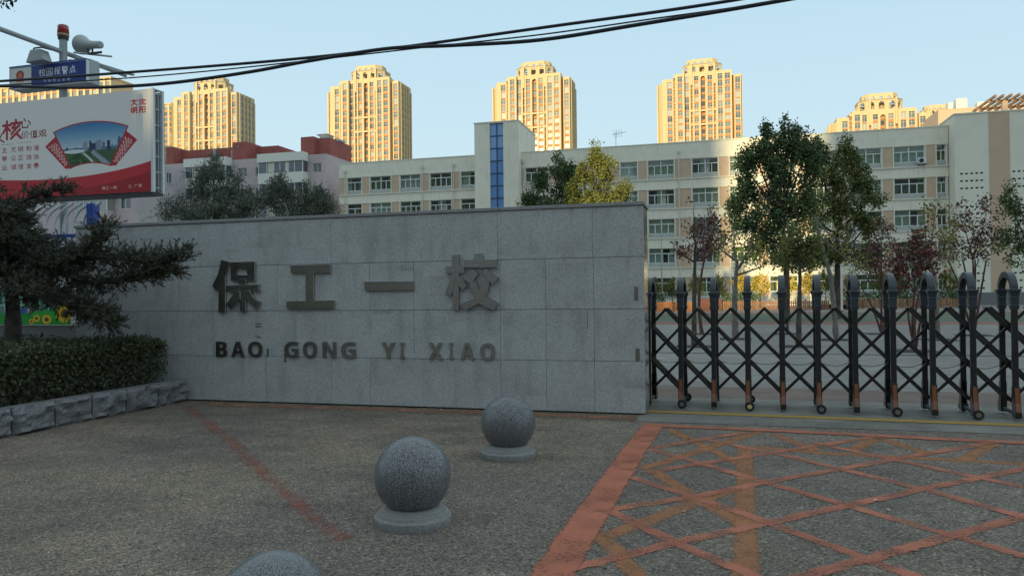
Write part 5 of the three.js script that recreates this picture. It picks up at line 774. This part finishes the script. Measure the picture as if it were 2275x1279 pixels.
    rows.forEach((q, i) => { const y = h * (0.46 + i * 0.09); write(g, q[0], S(14), y, 33, '#a8474c', 0.12, 1.12, 1.27); write(g, q[1], S(118), y, 33, '#a8474c', 0.12, 1.3, 1.27); write(g, q[2], S(294), y, 33, '#a8474c', 0.12, 1.3, 1.27); });
    // line of small print on the red
    const fine = [...'保工一校']; write(g, '保工一校', S(1120), h * 0.925, 20, '#e6c7c0', 0.13, 1.05, 1.27); write(g, '公', S(1395), h * 0.922, 20, '#e6c7c0', 0.13, 1.12, 1.27); write(g, '广告', S(1460), h * 0.92, 20, '#e6c7c0', 0.13, 1.05, 1.27);
  });
  part('panel', B(0, W, Y0, Y1, -0.02, -0.005), M.whiteMetal, t);
  part('print', new THREE.PlaneGeometry(W, H).translate(W / 2, (Y0 + Y1) / 2, 0), mat([1, 1, 1], 0.55, { map: face }), t, 'printed front sheet');
  part('back_panel', B(0, W, Y0, Y1, -0.42, -0.40), M.whiteMetal, t);
  part('edge_strip', B(W - 0.02, W + 0.06, Y0 - 0.02, Y1 + 0.03, -0.06, 0.012), M.whiteMetal, t); part('edge_strip', B(W - 0.02, W + 0.06, Y0 - 0.02, Y1 + 0.03, -0.44, -0.37), M.whiteMetal, t);
  for (let k = 0; k < 7; k++) part('side_brace', B(W - 0.04, W, Y0 + 0.1 + k * 0.46, Y0 + 0.14 + k * 0.46, -0.37, -0.06), M.galv, t);
  part('side_rail', [rod(V(W - 0.02, Y0, -0.28), V(W - 0.02, Y1 - 0.1, -0.28), 0.02), rod(V(W - 0.02, Y0, -0.15), V(W - 0.02, Y1 - 0.1, -0.15), 0.02)], M.galv, t);
  part('bottom_rail', B(0, W + 0.02, Y0 - 0.10, Y0 - 0.025, -0.42, -0.01), M.darkSteel, t); part('top_rail', B(0, W + 0.04, Y1 + 0.002, Y1 + 0.03, -0.36, -0.062), M.whiteMetal, t);
  for (const x of [2.0, 5.6]) part('column', rod(V(x, 0, -0.21), V(x, Y0 - 0.1, -0.21), 0.16, 0.16, 16), M.poleGrey, t);
}

// ---------------------------------------------------------------- campus alarm pole
{
  const px = -20.02, pz = -19.1, t = thing('alarm_pole', 'grey steel pole with a long horizontal arm', 'pole', [px, 0, pz]);
  part('shaft', rod(V(0, 0, 0), V(0, 9.85, 0), 0.125, 0.115, 18), M.poleGrey, t); part('base_flange', new THREE.CylinderGeometry(0.3, 0.3, 0.05, 18).translate(0, 0.025, 0), M.poleGrey, t);
  part('arm', rod(V(0, 9.45, -2.6), V(0, 9.45, 3.4), 0.075, 0.075, 12), M.poleGrey, t, 'horizontal arm running towards the street'); part('arm_end', RB(-0.11, 0.11, 9.33, 9.57, 3.3, 3.5, 0.02), M.poleGrey, t);
  part('sign_bracket', [bar(V(0.13, 9.22, -0.1), V(0.9, 9.20, -1.9), 0.06), bar(V(0.2, 9.36, -0.2), V(0.5, 9.36, -2.4), 0.16, 0.06)], M.galv, t);
  const s = thing('alarm_sign', 'blue and white lit-box sign on the alarm pole', 'sign', [px, 8.66, pz + 0.22]);
  const L = -1.83, R = 1.23;
  part('case', RB(L, R, -0.34, 0.36, -0.02, 0.10, 0.01), M.whiteMetal, s); part('equipment_box', RB(L, R, -0.34, 0.42, -0.42, -0.03, 0.02), M.galv, s); part('top_trim', B(L, R, 0.36, 0.39, -0.02, 0.11), M.blue, s); 
  const art = canvas(1024, 234, (g, w, h) => {
    g.fillStyle = '#16307a'; g.fillRect(0, 0, w, h); g.fillStyle = '#c9c9c4'; g.fillRect(8, 8, 290, h - 16);
    g.fillStyle = '#2a2420'; g.beginPath(); g.arc(145, 92, 54, 0, 7); g.fill(); g.fillStyle = '#b83a2c'; g.beginPath(); g.arc(145, 92, 44, 0, 7); g.fill(); g.fillStyle = '#d07a40'; g.beginPath(); g.moveTo(145, 60); g.lineTo(172, 112); g.lineTo(118, 112); g.fill(); g.fillStyle = '#c77a3a'; g.fillRect(95, 158, 100, 14);
    write(g, '校园报警点', 398, 40, 92, '#e4e6ea', 0.09, 1.1); write(g, '沈阳市公安局', 462, 166, 44, '#c2c8d8', 0.09, 1.42);
  });
  part('face', new THREE.PlaneGeometry(R - L - 0.04, 0.66).translate((L + R) / 2, 0.01, 0.104), mat([1, 1, 1], 0.45, { map: art }), s);
  const b = thing('beacon_lamp', 'red beacon lamp on top of the alarm pole', 'lamp', [px, 9.85, pz]); b.scale.set(0.78, 0.9, 0.78);
  part('base', new THREE.CylinderGeometry(0.21, 0.19, 0.13, 24).translate(0, 0.065, 0), M.darkSteel, b); part('lens_band', new THREE.CylinderGeometry(0.22, 0.22, 0.13, 24).scale(1, 0.55, 1).translate(0, 0.165, 0), mat([0.42, 0.22, 0.12], 0.3), b); part('lens', new THREE.LatheGeometry([[0, 0.52], [0.17, 0.515], [0.205, 0.48], [0.22, 0.202], [0, 0.202]].map(([x, y]) => new THREE.Vector2(x, y)).reverse(), 24), mat([0.34, 0.02, 0.02], 0.2, { clearcoat: 0.8, clearcoatRoughness: 0.1 }), b);
  const h = thing('horn_loudspeaker', 'grey horn loudspeaker beside the red beacon', 'loudspeaker', [px + 0.45, 9.56, pz - 0.6]); const hg = new THREE.Group(); hg.name = 'horn'; h.add(hg); hg.position.set(0, 0.28, 0); hg.rotation.set(0, -0.3, 1.38); hg.scale.set(0.92, 1.45, 0.92);
  part('bell', new THREE.LatheGeometry([[0, 0], [0.09, 0], [0.13, 0.02], [0.135, 0.35], [0.16, 0.48], [0.22, 0.62], [0.30, 0.74], [0.345, 0.80], [0.335, 0.81], [0.28, 0.74], [0.12, 0.5], [0.0, 0.45]].map(([x, y]) => new THREE.Vector2(x, y - 0.45)), 28), mat([0.36, 0.38, 0.38], 0.5, { side: THREE.DoubleSide }), hg);
  part('bracket', [bar(V(-0.05, 0, 0.03), V(-0.06, 0.25, 0.03), 0.05, 0.02), bar(V(0.12, -0.02, 0.03), V(0.16, 0.3, 0.03), 0.06, 0.02), bar(V(-0.06, -0.02, 0.03), V(0.5, -0.02, 0.03), 0.07, 0.03)], M.darkSteel, h); part('support', bar(V(-0.36, -0.03, 0.3), V(0.5, -0.03, -0.4), 0.05, 0.04), M.galv, h);
  const f = thing('flood_light', 'grey floodlight hooded over the alarm sign', 'lamp', [px - 0.32, 9.02, pz + 0.45]);
  const fs = new THREE.Shape([[-0.16, 0.3], [0.2, 0.3], [0.34, -0.02], [-0.32, -0.05]].map(([x, y]) => new THREE.Vector2(x, y))); part('hood', new THREE.ExtrudeGeometry(fs, { depth: 0.3, bevelEnabled: true, bevelSize: 0.015, bevelThickness: 0.015, bevelSegments: 2 }), M.galv, f); part('yoke', [bar(V(-0.2, 0.1, 0.15), V(-0.2, 0.42, 0.15), 0.04, 0.03), bar(V(-0.2, 0.42, 0.15), V(0.14, 0.44, 0.1), 0.04, 0.03), bar(V(0.1, 0.44, 0.12), V(0.28, 0.44, -0.42), 0.08)], M.darkSteel, f);
}

// ---------------------------------------------------------------- overhead cables and their poles outside the frame
{
  const Z = -13;
  for (const [x, l] of [[-17.2, 'round concrete utility pole at the planter end of the cables'], [7.2, 'round concrete utility pole at the gate end of the cables']]) {
    const t = thing('utility_pole', l, 'pole', [x, 0, Z - 0.16], 'poles carrying the cables'); part('shaft', rod(V(0, 0, 0), V(0, 8.2, 0), 0.17, 0.11, 16), mat([0.3, 0.29, 0.27], 0.9), t); part('crossarm', B(-0.06, 0.06, 6.2, 7.6, 0.05, 0.15), M.darkSteel, t);
  }
  const cab = (label, pts, r) => { const o = part('overhead_cable', tube(pts.map(([x, y, dz = 0]) => V(x, y, Z + dz)), r, 120, 7), M.cable, scene, label); o.name = numbered('overhead_cable'); o.userData.category = 'cable'; };
  cab('thick black cable running above the other cables at its sign end', [[-17.2, 6.52], [-15.37, 6.45], [-12.31, 6.35], [-8.1, 6.25], [-5.88, 6.255], [-2.98, 6.34], [0.42, 6.46], [4, 6.75], [7.2, 7.2]], 0.029);
  cab('thick black cable sagging lowest across the picture', [[-17.2, 6.45, 0.07], [-15.37, 6.32, 0.07], [-12.9, 6.08, 0.07], [-10.95, 6.0, 0.07], [-8.92, 6.06, 0.07], [-7.6, 6.155, 0.07], [-5.88, 6.235, 0.07], [-4.7, 6.17, 0.07], [-2.98, 6.10, 0.07], [-1.22, 6.19, 0.07], [1.27, 6.35, 0.07], [4, 6.6, 0.05], [7.2, 7.0, 0.02]], 0.035);
  cab('thin black cable strung between two thick ones', [[-17.2, 6.48, -0.06], [-15.37, 6.38, -0.06], [-12.31, 6.25, -0.06], [-10.08, 6.21, -0.06], [-7.6, 6.21, -0.06], [-5.15, 6.23, -0.06], [-2.98, 6.24, -0.06], [-0.99, 6.31, -0.06], [0.85, 6.38, -0.06], [4, 6.65, -0.05], [7.2, 7.1, -0.03]], 0.014);
}

// ---------------------------------------------------------------- fallen leaves and grit on the forecourt
{
  const pts = []; for (let i = 0; i < 240; i++) { const near = rnd() < 0.5; pts.push(near ? [rr(-7.6, -1.2), 0.012, rr(-9.55, -9.2)] : [rr(-7.5, 2.5), 0.012, -9.2 + 7 * Math.pow(rnd(), 1.6)]); }
  const g = leafCloud(pts, 0.045, mixer([[0.12, 0.07, 0.03], [0.16, 0.12, 0.05], [0.06, 0.045, 0.03], [0.3, 0.28, 0.22]]), 0.6); const P = g.attributes.position; for (let i = 0; i < P.count; i++) P.setY(i, 0.012 + Math.abs(P.getY(i) - 0.012) * 0.25);
  const o = part('fallen_leaves', g, M.leaf, scene); o.userData = { label: 'scattered dry leaves and grit on the forecourt', category: 'leaves', kind: 'stuff' };
}

renderer.render(scene, camera);
